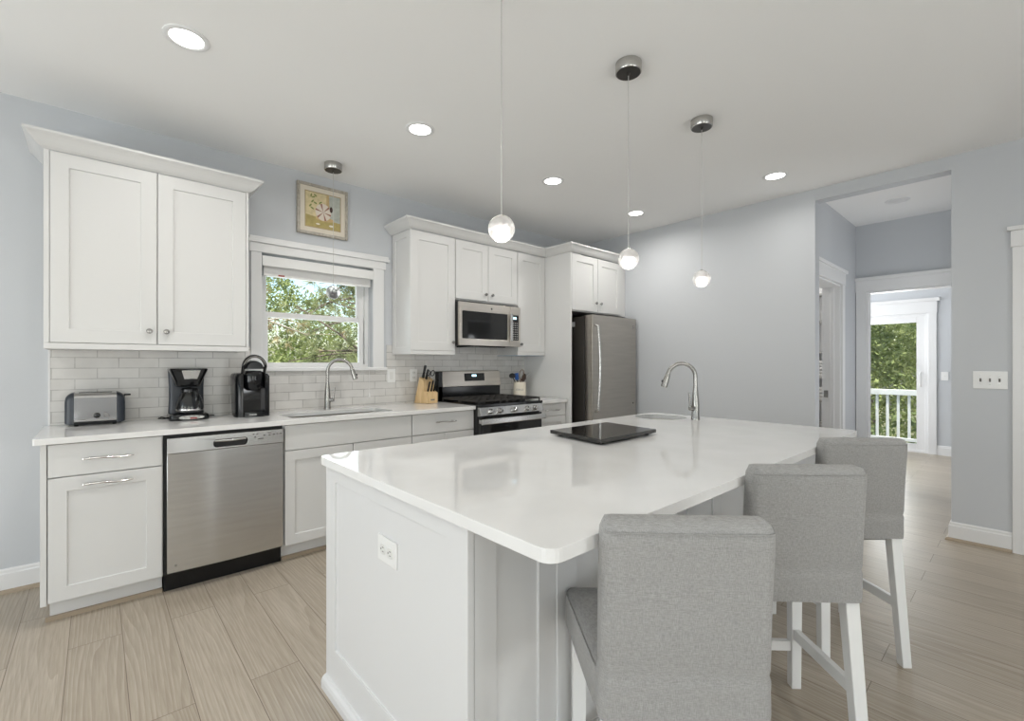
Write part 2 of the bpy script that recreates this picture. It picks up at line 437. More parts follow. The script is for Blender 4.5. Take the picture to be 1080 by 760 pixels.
# leaves
def leafmat(name, c0, c1):
    m = mat(name, c0, 0.6, spec=0.3); vary(m, c0, c1, 0.3, 0.7, 2.3)
    t = m.node_tree; b = t.nodes['Principled BSDF']; out = [n for n in t.nodes if n.type == 'OUTPUT_MATERIAL'][0]
    tl = N(t, 'ShaderNodeBsdfTranslucent'); mx = N(t, 'ShaderNodeMixShader'); mx.inputs[0].default_value = 0.35
    t.links.new(b.inputs['Base Color'].links[0].from_socket, tl.inputs[0])
    t.links.new(b.outputs[0], mx.inputs[1]); t.links.new(tl.outputs[0], mx.inputs[2]); t.links.new(mx.outputs[0], out.inputs[0])
    return m
M['leaf'] = leafmat('green_leaf', (0.16, 0.23, 0.07), (0.44, 0.47, 0.20))
M['leaf_dark'] = leafmat('dark_green_leaf', (0.09, 0.13, 0.05), (0.24, 0.29, 0.12))
M['needle'] = leafmat('pine_needle', (0.20, 0.23, 0.11), (0.44, 0.47, 0.24))
M['needle_gold'] = leafmat('golden_pine_needle', (0.42, 0.31, 0.16), (0.62, 0.55, 0.33))
# pot in the picture: radial stripes
m = mat('striped_pot_paint', (0.6, 0.5, 0.4), 0.7); M['pot'] = m
t = m.node_tree; b = t.nodes['Principled BSDF']
sp = N(t, 'ShaderNodeSeparateXYZ'); tc = N(t, 'ShaderNodeTexCoord'); t.links.new(tc.outputs['Object'], sp.inputs[0])
at = N(t, 'ShaderNodeMath'); at.operation = 'ARCTAN2'; t.links.new(sp.outputs[2], at.inputs[0]); t.links.new(sp.outputs[0], at.inputs[1])
mu = N(t, 'ShaderNodeMath'); mu.operation = 'MULTIPLY'; mu.inputs[1].default_value = 6.0; t.links.new(at.outputs[0], mu.inputs[0])
sn = N(t, 'ShaderNodeMath'); sn.operation = 'SINE'; t.links.new(mu.outputs[0], sn.inputs[0])
rp = N(t, 'ShaderNodeValToRGB'); t.links.new(sn.outputs[0], rp.inputs[0])
ma = N(t, 'ShaderNodeMath'); ma.operation = 'MULTIPLY_ADD'; ma.inputs[1].default_value = 0.5; ma.inputs[2].default_value = 0.5; t.links.new(sn.outputs[0], ma.inputs[0]); t.links.new(ma.outputs[0], rp.inputs[0])
rp.color_ramp.elements[0].position = 0.03; rp.color_ramp.elements[0].color = (0.30, 0.13, 0.085, 1)
rp.color_ramp.elements[1].position = 0.22; rp.color_ramp.elements[1].color = (0.72, 0.64, 0.55, 1)
t.links.new(rp.outputs[0], b.inputs['Base Color'])
for nm, c in (('paint_cream', (0.66, 0.56, 0.33)), ('paint_olive', (0.42, 0.34, 0.13)), ('paint_grey', (0.45, 0.47, 0.42)), ('paint_ochre', (0.55, 0.40, 0.20)), ('paint_dark', (0.05, 0.025, 0.02)), ('paint_leaf', (0.22, 0.25, 0.08)), ('paint_white', (0.75, 0.70, 0.6))):
    M[nm] = vary(mat(nm, c, 0.75), tuple(k * 0.88 for k in c), tuple(min(1, k * 1.1) for k in c), scale=30.0)

# ------------------------------------------------------------------ room shell
YW, XR, H = 3.809, 4.611, 2.781
XL, YF = -3.2, -3.6
def wall(name, axis, p0, p1, a0, a1, z0, z1, holes=(), m=None):
    mb = MB()
    As = sorted({a0, a1, *[h[0] for h in holes], *[h[1] for h in holes]})
    Zs = sorted({z0, z1, *[h[2] for h in holes], *[h[3] for h in holes]})
    # merge cells per column into as few blocks as possible
    for i in range(len(As) - 1):
        k = 0
        while k < len(Zs) - 1:
            ca = (As[i] + As[i + 1]) / 2
            inh = lambda q: any(h[0] < ca < h[1] and h[2] < (Zs[q] + Zs[q + 1]) / 2 < h[3] for h in holes)
            if inh(k): k += 1; continue
            e = k
            while e + 1 < len(Zs) - 1 and not inh(e + 1): e += 1
            if axis == 'y': mb.box(As[i], As[i + 1], p0, p1, Zs[k], Zs[e + 1])
            else: mb.box(p0, p1, As[i], As[i + 1], Zs[k], Zs[e + 1])
            k = e + 1
    return struct(name, mb, m or M['wall'])
struct('floor', MB().box(XL - 0.15, 8.9, YF - 0.15, 3.98, -0.12, 0), M['floor'])
struct('ceiling', MB().box(-4.6, 9.3, -5.2, 4.35, H, H + 0.15), M['ceiling'])  # unseen overhang past the walls added to block the sun
WX0, WX1, WZ0, WZ1 = 0.914, 1.79, 1.24, 2.10
wall('wall_back', 'y', YW, YW + 0.17, XL, 6.22, 0, H, [(WX0, WX1, WZ0, WZ1)])
wall('wall_right', 'x', XR, XR + 0.12, YF, YW, 0, H, [(0.368, 1.223, 0, 2.68), (-0.86, -0.025, 0, 2.06)])
wall('wall_left', 'x', XL - 0.15, XL, YF, YW + 0.17, 0, H, [(1.5, 2.9, 0.6, 2.4), (-0.85, 0.85, 0.4, 2.4)])
wall('wall_front', 'y', YF - 0.15, YF, XL - 0.15, 8.9, 0, H, [(-2.7, -0.55, 0.3, 2.4), (1.25, 2.25, 0.3, 2.4)])
# hall behind the opening
wall('wall_hall_side', 'y', 1.262, 1.40, XR + 0.12, 6.22, 0, H, [(4.80, 5.60, 0, 2.07)])
wall('wall_hall_far_side', 'y', -0.02, 0.10, XR + 0.12, 6.22, 0, H, [(5.0, 5.8, 0, 2.06)])  # hidden opening added to let the fill lamp into the hall
wall('wall_hall_back', 'x', 6.22, 6.34, YF, YW + 0.17, 0, H, [(0.25, 1.165, 0, 2.05)])
wall('wall_garden', 'x', 8.75, 8.90, YF, YW + 0.17, 0, H, [(0.936, 2.75, 0, 1.99)])
wall('wall_garden_side', 'y', YW, YW + 0.17, 6.34, 8.9, 0, H)

def ring_y(mb, x0, x1, z0, z1, w, y0, y1, wb=None):
    wb = wb or w
    mb.box(x0, x0 + w, y0, y1, z0, z1); mb.box(x1 - w, x1, y0, y1, z0, z1)
    mb.box(x0 + w, x1 - w, y0, y1, z1 - w, z1); mb.box(x0 + w, x1 - w, y0, y1, z0, z0 + wb)
    return mb
def ring_x(mb, y0, y1, z0, z1, w, x0, x1):
    mb.box(x0, x1, y0, y0 + w, z0, z1); mb.box(x0, x1, y1 - w, y1, z0, z1)
    mb.box(x0, x1, y0 + w, y1 - w, z1 - w, z1); mb.box(x0, x1, y0 + w, y1 - w, z0, z0 + w)
    return mb

# sink window: double hung
w = struct('window_1', ring_y(MB(), WX0, WX1, WZ0, WZ1, 0.03, 3.895, 3.975), M['trim'], 0.002)
ring = lambda *a: ring_y(MB(), *a)
build('jamb_liner', MB().box(1.728, 1.76, 3.934, 3.975, WZ0 + 0.03, WZ1 - 0.03), M['trim'], w)
up = build('upper_sash', ring(WX0 + 0.03, WX1 - 0.055, 1.635, WZ1 - 0.03, 0.035, 3.935, 3.96), M['trim'], w, 0.002)
build('pane', MB().box(WX0 + 0.065, WX1 - 0.09, 3.945, 3.95, 1.67, WZ1 - 0.065), M['pane'], up)
lo = build('lower_sash', ring(WX0 + 0.03, WX1 - 0.04, WZ0 + 0.004, 1.675, 0.04, 3.905, 3.933), M['trim'], w, 0.002)
build('pane', MB().box(WX0 + 0.07, WX1 - 0.08, 3.917, 3.921, WZ0 + 0.044, 1.635), M['pane'], lo)
mb = MB().box(0.842, WX0, YW - 0.02, YW, WZ0, 2.10).box(WX1, 1.889, YW - 0.02, YW, WZ0, 2.10).box(0.832, 1.905, YW - 0.025, YW, 2.10, 2.167)
mb.box(0.822, 1.935, YW - 0.042, YW, 2.167, 2.192).box(0.828, 1.925, YW - 0.034, YW, 2.192, 2.214)
struct('trim_1', mb, M['trim'], 0.003)
struct('trim_2', MB().box(0.825, 1.915, YW - 0.035, 3.90, WZ0 - 0.022, WZ0 + 0.004), M['trim'], 0.004)
# the room's other windows and the doors behind the camera
for i, (nm, a) in enumerate((('window_2', (1.5, 2.9, 0.6, 2.4)), ('window_3', (-0.85, 0.85, 0.4, 2.4)))):
    o = struct(nm, ring_x(MB(), a[0], a[1], a[2], a[3], 0.05, XL - 0.10, XL - 0.04).box(XL - 0.09, XL - 0.05, (a[0] + a[1]) / 2 - 0.07, (a[0] + a[1]) / 2 + 0.07, a[2], a[3]).box(XL - 0.09, XL - 0.05, a[0], a[1], (a[2] + a[3]) / 2 - 0.03, (a[2] + a[3]) / 2 + 0.03), M['trim'])
    build('pane', MB().box(XL - 0.075, XL - 0.07, a[0] + 0.05, a[1] - 0.05, a[2] + 0.05, a[3] - 0.05), M['pane'], o)
for nm, a in (('window_4', (-2.7, -0.55, 0.3, 2.4)), ('window_5', (1.25, 2.25, 0.3, 2.4))):
    o = struct(nm, ring(a[0], a[1], a[2], a[3], 0.05, YF - 0.10, YF - 0.04).box((a[0] + a[1]) / 2 - 0.09, (a[0] + a[1]) / 2 + 0.09, YF - 0.09, YF - 0.05, a[2], a[3]), M['trim'])
    build('pane', MB().box(a[0] + 0.05, a[1] - 0.05, YF - 0.075, YF - 0.07, a[2] + 0.05, a[3] - 0.05), M['pane'], o)

# baseboards with wood shoe
BB = [(0, 0), (0.014, 0), (0.014, 0.105), (0.009, 0.112), (0.009, 0.125), (0.004, 0.133), (0, 0.133)]
SHOE = [(0.014, 0), (0.032, 0), (0.030, 0.010), (0.024, 0.017), (0.014, 0.020)]
def baseboard(name, path, shoe=True):
    o = struct(name, sweep(MB(), path, BB, 0), M['trim'])
    if shoe: build('shoe_strip', sweep(MB(), path, SHOE, 0), M['woodshoe'], o)
baseboard('baseboard_back', [(XL, YW), (-0.202, YW)])
baseboard('baseboard_right', [(XR + 0.12, 0.368), (XR, 0.368), (XR, 0.068)])
baseboard('baseboard_pier', [(XR, 2.9), (XR, 1.223), (XR + 0.12, 1.223)])
baseboard('baseboard_garden', [(8.75, 0.846), (8.75, 0.10)], False)

# casings on the right wall: door beside the light switches
def casing_x(name, x, y_in0, y_in1, zt, wd=0.092, hd=0.11, t=0.02, both=True, cap=0.028):
    mb = MB()
    mb.box(x - t, x, y_in1, y_in1 + wd, 0, zt)
    if both: mb.box(x - t, x, y_in0 - wd, y_in0, 0, zt)
    ya = y_in0 - wd if both else y_in0
    mb.box(x - t - 0.005, x, ya - 0.008, y_in1 + wd + 0.008, zt, zt + hd)
    mb.box(x - t - 0.02, x, ya - 0.025, y_in1 + wd + 0.025, zt + hd, zt + hd + cap)
    return struct(name, mb, M['trim'], 0.003)
casing_x('trim_3', XR, -0.86, -0.025, 2.06)
d = struct('door_1', shaker(MB(), -0.855, -0.03, 0.005, 2.055, XR + 0.05, 0.035, 0.11, 0.01, 'x'), M['trim'], 0.002)
build('door_handle', MB().lathe([(0.026, 0), (0.026, -0.006), (0.01, -0.01), (0.01, -0.04), (0.026, -0.05), (0.026, -0.065), (0.012, -0.072)], (XR + 0.05, -0.79, 0.95), 20, 'x'), M['nickel'], d, smooth=True)
# cased opening at the end of the hall
mb = MB().box(6.198, 6.22, 1.165, 1.256, 0, 2.05).box(6.198, 6.22, 0.158, 0.25, 0, 2.05).box(6.195, 6.22, 0.12, 1.26, 2.05, 2.17).box(6.18, 6.22, 0.11, 1.262, 2.17, 2.205)
mb.box(6.22, 6.34, 1.150, 1.165, 0, 2.05).box(6.22, 6.34, 0.25, 1.150, 2.035, 2.05)
struct('trim_4', mb, M['trim'], 0.003)
# doorway in the side wall of the hall
mb = MB().box(5.60, 5.69, 1.242, 1.262, 0, 2.07).box(4.74, 4.80, 1.242, 1.262, 0, 2.07).box(4.735, 5.70, 1.238, 1.262, 2.07, 2.19).box(4.735, 5.725, 1.222, 1.262, 2.19, 2.22)
mb.box(5.582, 5.60, 1.262, 1.42, 0, 2.07).box(4.80, 5.582, 1.262, 1.42, 2.052, 2.07).box(5.57, 5.582, 1.31, 1.345, 0, 2.052)
struct('trim_5', mb, M['trim'], 0.003)
tag(build('strike_plate', MB().box(5.578, 5.582, 1.365, 1.40, 0.93, 1.0).box(5.577, 5.579, 1.375, 1.39, 0.955, 0.975), M['nickel'], loc=(5.58, 1.38, 0.965)), 'small square metal strike plate on the hall doorway jamb', 'latch')

# sliding glass door to the deck
mb = ring_x(MB(), 0.936, 2.75, 0.0, 1.99, 0.035, 8.76, 8.86)
d = struct('door_2', mb, M['trim'], 0.002)
p = build('door_panel', ring_x(MB(), 0.971, 1.88, 0.03, 1.96, 0.093, 8.77, 8.80), M['trim'], d, 0.003)
build('pane', MB().box(8.783, 8.787, 1.06, 1.79, 0.12, 1.87), M['pane'], p)
build('handle', MB().tube([(8.765, 1.02, 0.95), (8.74, 1.02, 0.96), (8.735, 1.02, 1.05), (8.74, 1.02, 1.14), (8.765, 1.02, 1.15)], 0.009), M['white_plastic'], p, smooth=True)
p = build('door_panel', ring_x(MB(), 1.80, 2.715, 0.03, 1.96, 0.093, 8.81, 8.84), M['trim'], d, 0.003)
build('pane', MB().box(8.823, 8.827, 1.89, 2.62, 0.12, 1.87), M['pane'], p)
mb = MB().box(8.73, 8.75, 0.846, 0.936, 0, 1.99).box(8.73, 8.75, 2.75, 2.84, 0, 1.99).box(8.725, 8.75, 0.84, 2.85, 1.99, 2.155).box(8.705, 8.75, 0.81, 2.88, 2.155, 2.20)
struct('trim_6', mb, M['trim'], 0.003)

# backsplash
mb = MB().box(-0.199, 0.842, 3.799, YW, 0.914, 1.40).box(0.842, 1.92, 3.799, YW, 0.914, 1.218).box(1.92, 3.603, 3.799, YW, 0.914, 1.44)
bs = struct('backsplash', mb, M['tile'])
build('edge_strip', MB().box(-0.207, -0.199, 3.797, YW, 0.914, 1.36), M['trim'], bs)

# ------------------------------------------------------------------ kitchen cabinets
YB, YU = 3.174, 3.474
def pull(parent, x0, x1, z, y):
    mb = MB(); n = 12
    pts = []
    for i in range(n + 1):
        s_ = i / n
        pts.append((x0 + (x1 - x0) * s_, y - 0.030 - 0.006 * math.sin(PI * s_), z + 0.0035 * math.sin(2 * PI * s_)))
    mb.tube(pts, [0.0055 if 0 < i < n else 0.004 for i in range(n + 1)], 10)
    for x in (x0 + 0.03, x1 - 0.03): mb.tube([(x, y, z), (x, y - 0.032, z)], 0.005, 10)
    return build('handle', mb, M['chrome'], parent, smooth=True)
def knob(parent, x, z, y):
    return build('knob', MB().lathe([(0.006, 0), (0.006, -0.012), (0.013, -0.016), (0.0155, -0.022), (0.013, -0.028), (0.005, -0.030)], (x, y, z), 18, 'y'), M['nickel'], parent, smooth=True)
def front(parent, name, x0, x1, z0, z1, y, slab=False, stile=0.062, m='cab'):
    mb = MB()
    if slab: mb.box(x0, x1, y, y + 0.02, z0, z1)
    else: shaker(mb, x0, x1, z0, z1, y, 0.02, stile)
    return build(name, mb, M[m], parent, 0.0018)
def carcass(mb, x0, x1, y0, y1, z0, z1, t=0.018):
    mb.box(x0, x1, y0, y0 + t, z0, z1).box(x0, x1, y1 - t, y1, z0, z1).box(x0, x0 + t, y0 + t, y1 - t, z0, z1).box(x1 - t, x1, y0 + t, y1 - t, z0, z1)
    return mb.box(x0 + t, x1 - t, y0 + t, y1 - t, z0, z0 + t)
def base_body(parent, x0, x1, end0=False):
    mb = carcass(MB(), x0, x1, YB + 0.021, 3.795, 0.10, 0.883).box(x0 + (0.03 if end0 else 0), x1, 3.25, 3.78, 0.0, 0.10)
    if end0: mb.box(x0, x0 + 0.023, YB, YB + 0.021, 0.10, 0.883)
    build('body', mb, M['cab'], parent, 0.0015)
    build('shoe_strip', MB().box(x0 + (0.015 if end0 else 0), x1, 3.232, 3.25, 0, 0.02), M['woodshoe'], parent)

# base cabinet at the end of the run
c = thing('base_cabinet', 'white base cabinet with one drawer over a tall door, beside the dishwasher', 'cabinet', (0.04, 3.5, 0))
base_body(c, -0.201, 0.276, True)
d = front(c, 'drawer', -0.174, 0.270, 0.719, 0.878, YB, True); pull(d, -0.05, 0.148, 0.798, YB)
d = front(c, 'door', -0.174, 0.270, 0.108, 0.713, YB, stile=0.068); pull(d, -0.05, 0.146, 0.671, YB)
# sink base
c = thing('base_cabinet', 'white sink base cabinet with a blank drawer front over two doors', 'cabinet', (1.355, 3.5, 0))
base_body(c, 0.893, 1.812)
front(c, 'false_drawer_front', 0.899, 1.810, 0.718, 0.878, YB, True)
front(c, 'door', 0.899, 1.345, 0.108, 0.712, YB); front(c, 'door', 1.351, 1.810, 0.108, 0.712, YB)
# drawer base before the range
c = thing('base_cabinet', 'white base cabinet with a wide drawer over two doors, between sink and range', 'cabinet', (2.115, 3.5, 0))
base_body(c, 1.814, 2.415)
d = front(c, 'drawer', 1.818, 2.410, 0.718, 0.878, YB, True); pull(d, 2.012, 2.212, 0.806, YB)
front(c, 'door', 1.818, 2.112, 0.108, 0.712, YB); front(c, 'door', 2.118, 2.410, 0.108, 0.712, YB)
# narrow base beyond the range
c = thing('base_cabinet', 'narrow white base cabinet between range and refrigerator panel', 'cabinet', (3.395, 3.5, 0))
base_body(c, 3.192, 3.600)
d = front(c, 'drawer', 3.20, 3.592, 0.755, 0.878, YB, True); pull(d, 3.266, 3.474, 0.812, YB)
front(c, 'door', 3.20, 3.592, 0.108, 0.748, YB)

# worktops
outer = rrect(-0.226, 2.420, 3.152, 3.798, 0.008, 3)
hole = rrect(0.965, 1.71, 3.25, 3.60, 0.04, 5)
tag(build('worktop', MB().slab(outer, [hole], 0.884, 0.914), M['quartz'], None, 0.003, loc=(1.1, 3.47, 0.884)), 'long white quartz worktop holding toaster, coffee machines and knife block', 'worktop')
tag(build('worktop', MB().slab(rrect(3.188, 3.602, 3.152, 3.798, 0.006, 3), [], 0.884, 0.914), M['quartz'], None, 0.003, loc=(3.39, 3.47, 0.884)), 'short white quartz worktop under the utensil crock beyond the range', 'worktop')

def basin(name, x0, x1, y0, y1, r, ztop, depth, label, n=6):
    s_ = thing(name, label, 'sink', ((x0 + x1) / 2, (y0 + y1) / 2, ztop - depth))
    rings = []
    def rg(ins, z, rr): return [(p[0], p[1], z) for p in rrect(x0 + ins, x1 - ins, y0 + ins, y1 - ins, rr, n)]
    rings = [rg(-0.012, ztop, r + 0.012), rg(0.0, ztop, r), rg(0.004, ztop - depth + 0.03, r), rg(0.015, ztop - depth + 0.006, r * 0.8), rg(0.04, ztop - depth, r * 0.6)]
    back = [rg(0.03, ztop - depth - 0.003, r * 0.6), rg(0.0, ztop - depth + 0.01, r), rg(-0.003, ztop - 0.003, r), rg(-0.012, ztop - 0.003, r + 0.012)]
    build('bowl', MB().rings(rings, False, True).rings(back[::-1], False, True), M['sinksteel'], s_, smooth=True)
    build('drain', MB().lathe([(0.045, 0.0), (0.045, 0.003), (0.036, 0.004), (0.03, 0.001), (0.0005, 0.001)], ((x0 + x1) / 2, (y0 + y1) / 2, ztop - depth), 24), M['chrome'], s_, smooth=True)
    return s_
basin('kitchen_sink', 0.955, 1.72, 3.24, 3.61, 0.045, 0.8835, 0.21, 'wide undermount steel sink below the window')

def faucet(label, bx, by, dx, dy, hx, hy, ztop=0.39, reach=0.17, m='nickel'):
    z0 = 0.914
    f = thing('kitchen_faucet', label, 'faucet', (bx, by, z0))
    build('body', MB().lathe([(0.027, 0), (0.027, 0.012), (0.024, 0.02), (0.023, 0.10), (0.018, 0.17), (0.0145, 0.20), (0.0145, 0.21)], (bx, by, z0), 24), M[m], f, smooth=True)
    R = reach / 2 * 0.98; zc_ = z0 + ztop - R
    pts = [(bx, by, z0 + 0.20), (bx, by, z0 + 0.23)]
    for i in range(0, 17):
        a = PI - i * (PI * 0.93) / 16
        o = R + R * math.cos(a)
        pts.append((bx + dx * o, by + dy * o, zc_ + R * math.sin(a)))
    build('spout', MB().tube(pts, 0.0125, 14), M[m], f, smooth=True)
    e = Vector(pts[-1]); t_ = (e - Vector(pts[-2])).normalized()
    hd = build('spray_head', MB().tube([e - t_ * 0.005, e + t_ * 0.01, e + t_ * 0.05, e + t_ * 0.085, e + t_ * 0.09], [0.0135, 0.016, 0.0195, 0.021, 0.017], 16), M[m], f, smooth=True)
    q = e + t_ * 0.05 + Vector((dx, dy, 0)) * 0.0195
    build('button', MB().sphere(q, 0.008, 12, 8), M['black'], hd, smooth=True)
    hb = Vector((bx, by, z0 + 0.075)); hv = Vector((hx, hy, 0))
    build('lever', MB().tube([hb + hv * 0.015, hb + hv * 0.05], [0.017, 0.015], 14).tube([hb + hv * 0.045, hb + hv * 0.048 + Vector((0, 0, 0.03)), hb + hv * 0.056 + Vector((0, 0, 0.10))], [0.008, 0.007, 0.0055], 12), M[m], f, smooth=True)
    return f
faucet('tall brushed gooseneck faucet at the sink below the window', 1.362, 3.70, 0.90, -0.43, 0.74, -0.67, 0.392, 0.19)

# upper cabinets
CROWN = [(0, 0), (0.004, 0), (0.010, 0.004), (0.020, 0.010), (0.032, 0.022), (0.046, 0.040), (0.060, 0.055), (0.070, 0.062), (0.074, 0.066), (0.074, 0.079), (0, 0.079)]
def upper_body(parent, x0, x1, z0, z1, y=YU, back=3.797, lip=0.032, s0=0.0, s1=0.0):
    mb = MB().box(x0, x1, y + 0.021, back, z0, z1)
    if lip: mb.box(x0, x1, y + 0.002, y + 0.021, z0, z0 + lip)
    if s0: mb.box(x0, x0 + s0, y + 0.002, y + 0.021, z0 + lip, z1)
    if s1: mb.box(x1 - s1, x1, y + 0.002, y + 0.021, z0 + lip, z1)
    return build('body', mb, M['cab'], parent, 0.0015)
c = thing('wall_cabinet', 'white two-door wall cabinet hung above the toaster and coffee maker', 'cabinet', (0.276, 3.64, 1.355))
upper_body(c, -0.207, 0.759, 1.355, 2.416, s0=0.022, s1=0.016)
d = front(c, 'door', -0.183, 0.2695, 1.390, 2.411, YU, stile=0.075); knob(d, 0.234, 1.467, YU)
d = front(c, 'door', 0.2755, 0.741, 1.390, 2.411, YU, stile=0.075); knob(d, 0.315, 1.467, YU)
build('crown_moulding', sweep(MB(), [(-0.207, 3.807), (-0.207, YU), (0.759, YU), (0.759, 3.807)], CROWN, 2.414), M['cab'], c)

c = thing('wall_cabinet', 'white wall cabinet with one tall door, between window and microwave', 'cabinet', (2.2, 3.64, 1.355))
mb = MB().box(1.984, 2.428, YU + 0.021, 3.797, 1.355, 2.416).box(1.984, 2.428, YU + 0.002, YU + 0.021, 1.355, 1.388)
build('body', mb, M['cab'], c, 0.0015)
build('end_panel', shaker(MB(), YU + 0.002, 3.797, 1.357, 2.415, 1.970, 0.014, 0.06, 0.006, 'x'), M['cab'], c, 0.0015)
d = front(c, 'door', 1.978, 2.426, 1.390, 2.411, YU, stile=0.075); knob(d, 2.396, 1.467, YU)
c = thing('wall_cabinet', 'white wall cabinet with two short doors above the microwave', 'cabinet', (2.816, 3.64, 1.86))
upper_body(c, 2.430, 3.196, 1.86, 2.416, lip=0)
d = front(c, 'door', 2.434, 2.812, 1.873, 2.411, YU, stile=0.075); knob(d, 2.774, 1.935, YU)
d = front(c, 'door', 2.818, 3.194, 1.873, 2.411, YU, stile=0.075); knob(d, 2.856, 1.935, YU)
c = thing('wall_cabinet', 'narrow white wall cabinet with one tall door, between microwave and refrigerator panel', 'cabinet', (3.4, 3.64, 1.355))
upper_body(c, 3.198, 3.602, 1.362, 2.416)
build('underside', MB().box(3.20, 3.60, YU + 0.03, 3.795, 1.357, 1.362), M['pale_blue'], c)
d = front(c, 'door', 3.202, 3.598, 1.397, 2.411, YU, stile=0.075); knob(d, 3.238, 1.472, YU)
c = thing('wall_cabinet', 'white two-door cabinet with tall side panel, above the refrigerator', 'cabinet', (4.1, 3.46, 1.83))
build('side_panel', MB().box(3.605, 3.625, 3.117, 3.800, 0.0, 2.416), M['cab'], c, 0.0015)
build('body', MB().box(3.627, 4.545, 3.139, 3.800, 1.82, 2.416).box(4.545, 4.608, 3.15, 3.20, 1.82, 2.416), M['cab'], c, 0.0015)
d = front(c, 'door', 3.630, 4.052, 1.832, 2.411, 3.118, stile=0.075); knob(d, 4.012, 1.925, 3.118)
d = front(c, 'door', 4.058, 4.480, 1.832, 2.411, 3.118, stile=0.075); knob(d, 4.098, 1.925, 3.118)
tag(build('crown_moulding', sweep(MB(), [(1.970, 3.807), (1.970, YU), (3.605, YU), (3.605, 3.117), (4.61, 3.117)], CROWN, 2.417), M['cab'], None, loc=(2.8, 3.45, 2.417)), 'white crown moulding running above microwave and refrigerator cabinets', 'moulding')

# ------------------------------------------------------------------ appliances
# dishwasher
d = thing('dishwasher', 'stainless steel dishwasher between base cabinet and sink cabinet', 'dishwasher', (0.586, 3.48, 0))
build('tub', MB().box(0.281, 0.888, 3.20, 3.78, 0.10, 0.880), M['black_matte'], d)
build('toe_kick', MB().box(0.281, 0.888, 3.225, 3.25, 0.0, 0.10), M['black'], d)
mb = MB(); nx = 14; rings = []
for i in range(nx + 1):
    s_ = i / nx; x = 0.290 + 0.594 * s_; y = 3.160 - 0.010 * math.sin(PI * s_)
    rings.append([(x, y, 0.118), (x, y, 0.776), (x, 3.195, 0.776), (x, 3.195, 0.118)])
build('door', mb.rings(rings), M['steel'], d, 0.002, smooth=True)
pk = rrect(0.507, 0.683, 0.788, 0.834, 0.018, 5)
cp = build('control_panel', MB().slab([(0.290, 0.778), (0.884, 0.778), (0.884, 0.862), (0.290, 0.862)], [pk], 3.152, 3.198, 'y'), M['steel'], d, 0.002)
build('pocket', MB().slab(pk, [], 3.185, 3.197, 'y'), M['black_matte'], cp)
build('grip', MB().tube([(0.515, 3.170, 0.826), (0.60, 3.166, 0.823), (0.675, 3.170, 0.826)], 0.010, 10), M['steel'], cp, smooth=True)
mb = MB()
for x, z, wd in ((0.715, 0.845, 0.008), (0.735, 0.845, 0.008), (0.722, 0.828, 0.012), (0.755, 0.815, 0.03), (0.775, 0.833, 0.012), (0.803, 0.846, 0.016), (0.803, 0.833, 0.012), (0.828, 0.834, 0.012), (0.848, 0.836, 0.010), (0.868, 0.836, 0.014)):
    mb.box(x - wd / 2, x + wd / 2, 3.1505, 3.152, z - 0.003, z + 0.003)
build('key_marks', mb, M['ink'], cp)
build('badge', MB().lathe([(0.006, 0), (0.006, -0.0015), (0.001, -0.0015)], (0.33, 3.157, 0.155), 14, 'y'), M['nickel'], d)

# gas range
r = thing('gas_range', 'stainless gas range with black grates under the microwave', 'range', (2.80, 3.45, 0))
build('body', MB().box(2.424, 3.184, 3.15, 3.77, 0.05, 0.905).box(2.45, 3.16, 3.20, 3.76, 0.0, 0.05), M['black_matte'], r, 0.002)
ct = build('cooktop', MB().box(2.420, 3.187, 3.105, 3.71, 0.900, 0.925), M['black'], r, 0.004)
mb = MB().rings([[(x, 3.113, 0.824), (x, 3.088, 0.830), (x, 3.108, 0.900), (x, 3.14, 0.900), (x, 3.14, 0.824)] for x in (2.424, 3.183)])
cp = build('control_panel', mb, M['steel'], r, 0.002)
for x in (2.535, 2.636, 2.806, 2.972, 3.071):
    k = build('knob', MB().lathe([(0.024, 0.012), (0.024, -0.004), (0.019, -0.010), (0.018, -0.032), (0.014, -0.036), (0.002, -0.036)], (x, 3.094, 0.862), 20, 'y'), M['chrome'], cp, smooth=True)
dr = build('oven_door', MB().box(2.432, 3.176, 3.108, 3.150, 0.23, 0.815), M['black_glass'], r, 0.003)
mb = MB().box(2.405, 3.170, 3.045, 3.066, 0.758, 0.806)
for x in (2.43, 3.145): mb.box(x - 0.015, x + 0.015, 3.06, 3.109, 0.765, 0.80)
build('door_handle', mb, M['steel'], dr, 0.006)
build('storage_drawer', MB().box(2.432, 3.176, 3.112, 3.150, 0.06, 0.22), M['steel'], r, 0.003)
bgd = build('backguard', MB().rings([[(x, 3.755, 1.04), (x, 3.725, 1.05), (x, 3.745, 1.200), (x, 3.79, 1.205), (x, 3.79, 1.04)] for x in (2.462, 3.187)]).box(2.424, 3.184, 3.76, 3.795, 0.905, 1.195), M['steel_warm'], r, 0.004)
build('back_panel', MB().box(2.424, 3.184, 3.735, 3.76, 0.905, 1.052).box(2.420, 2.462, 3.735, 3.795, 0.905, 1.20), M['black'], r)
dp = build('display_panel', MB().rings([[(x, 3.7315, 1.098), (x, 3.7400, 1.178), (x, 3.75, 1.178), (x, 3.75, 1.098)] for x in (2.722, 2.975)]), M['black_glass'], bgd)
build('clock', MB().rings([[(x, 3.7360, 1.145), (x, 3.7381, 1.165), (x, 3.742, 1.165), (x, 3.742, 1.145)] for x in (2.815, 2.872)]), M['display'], dp)
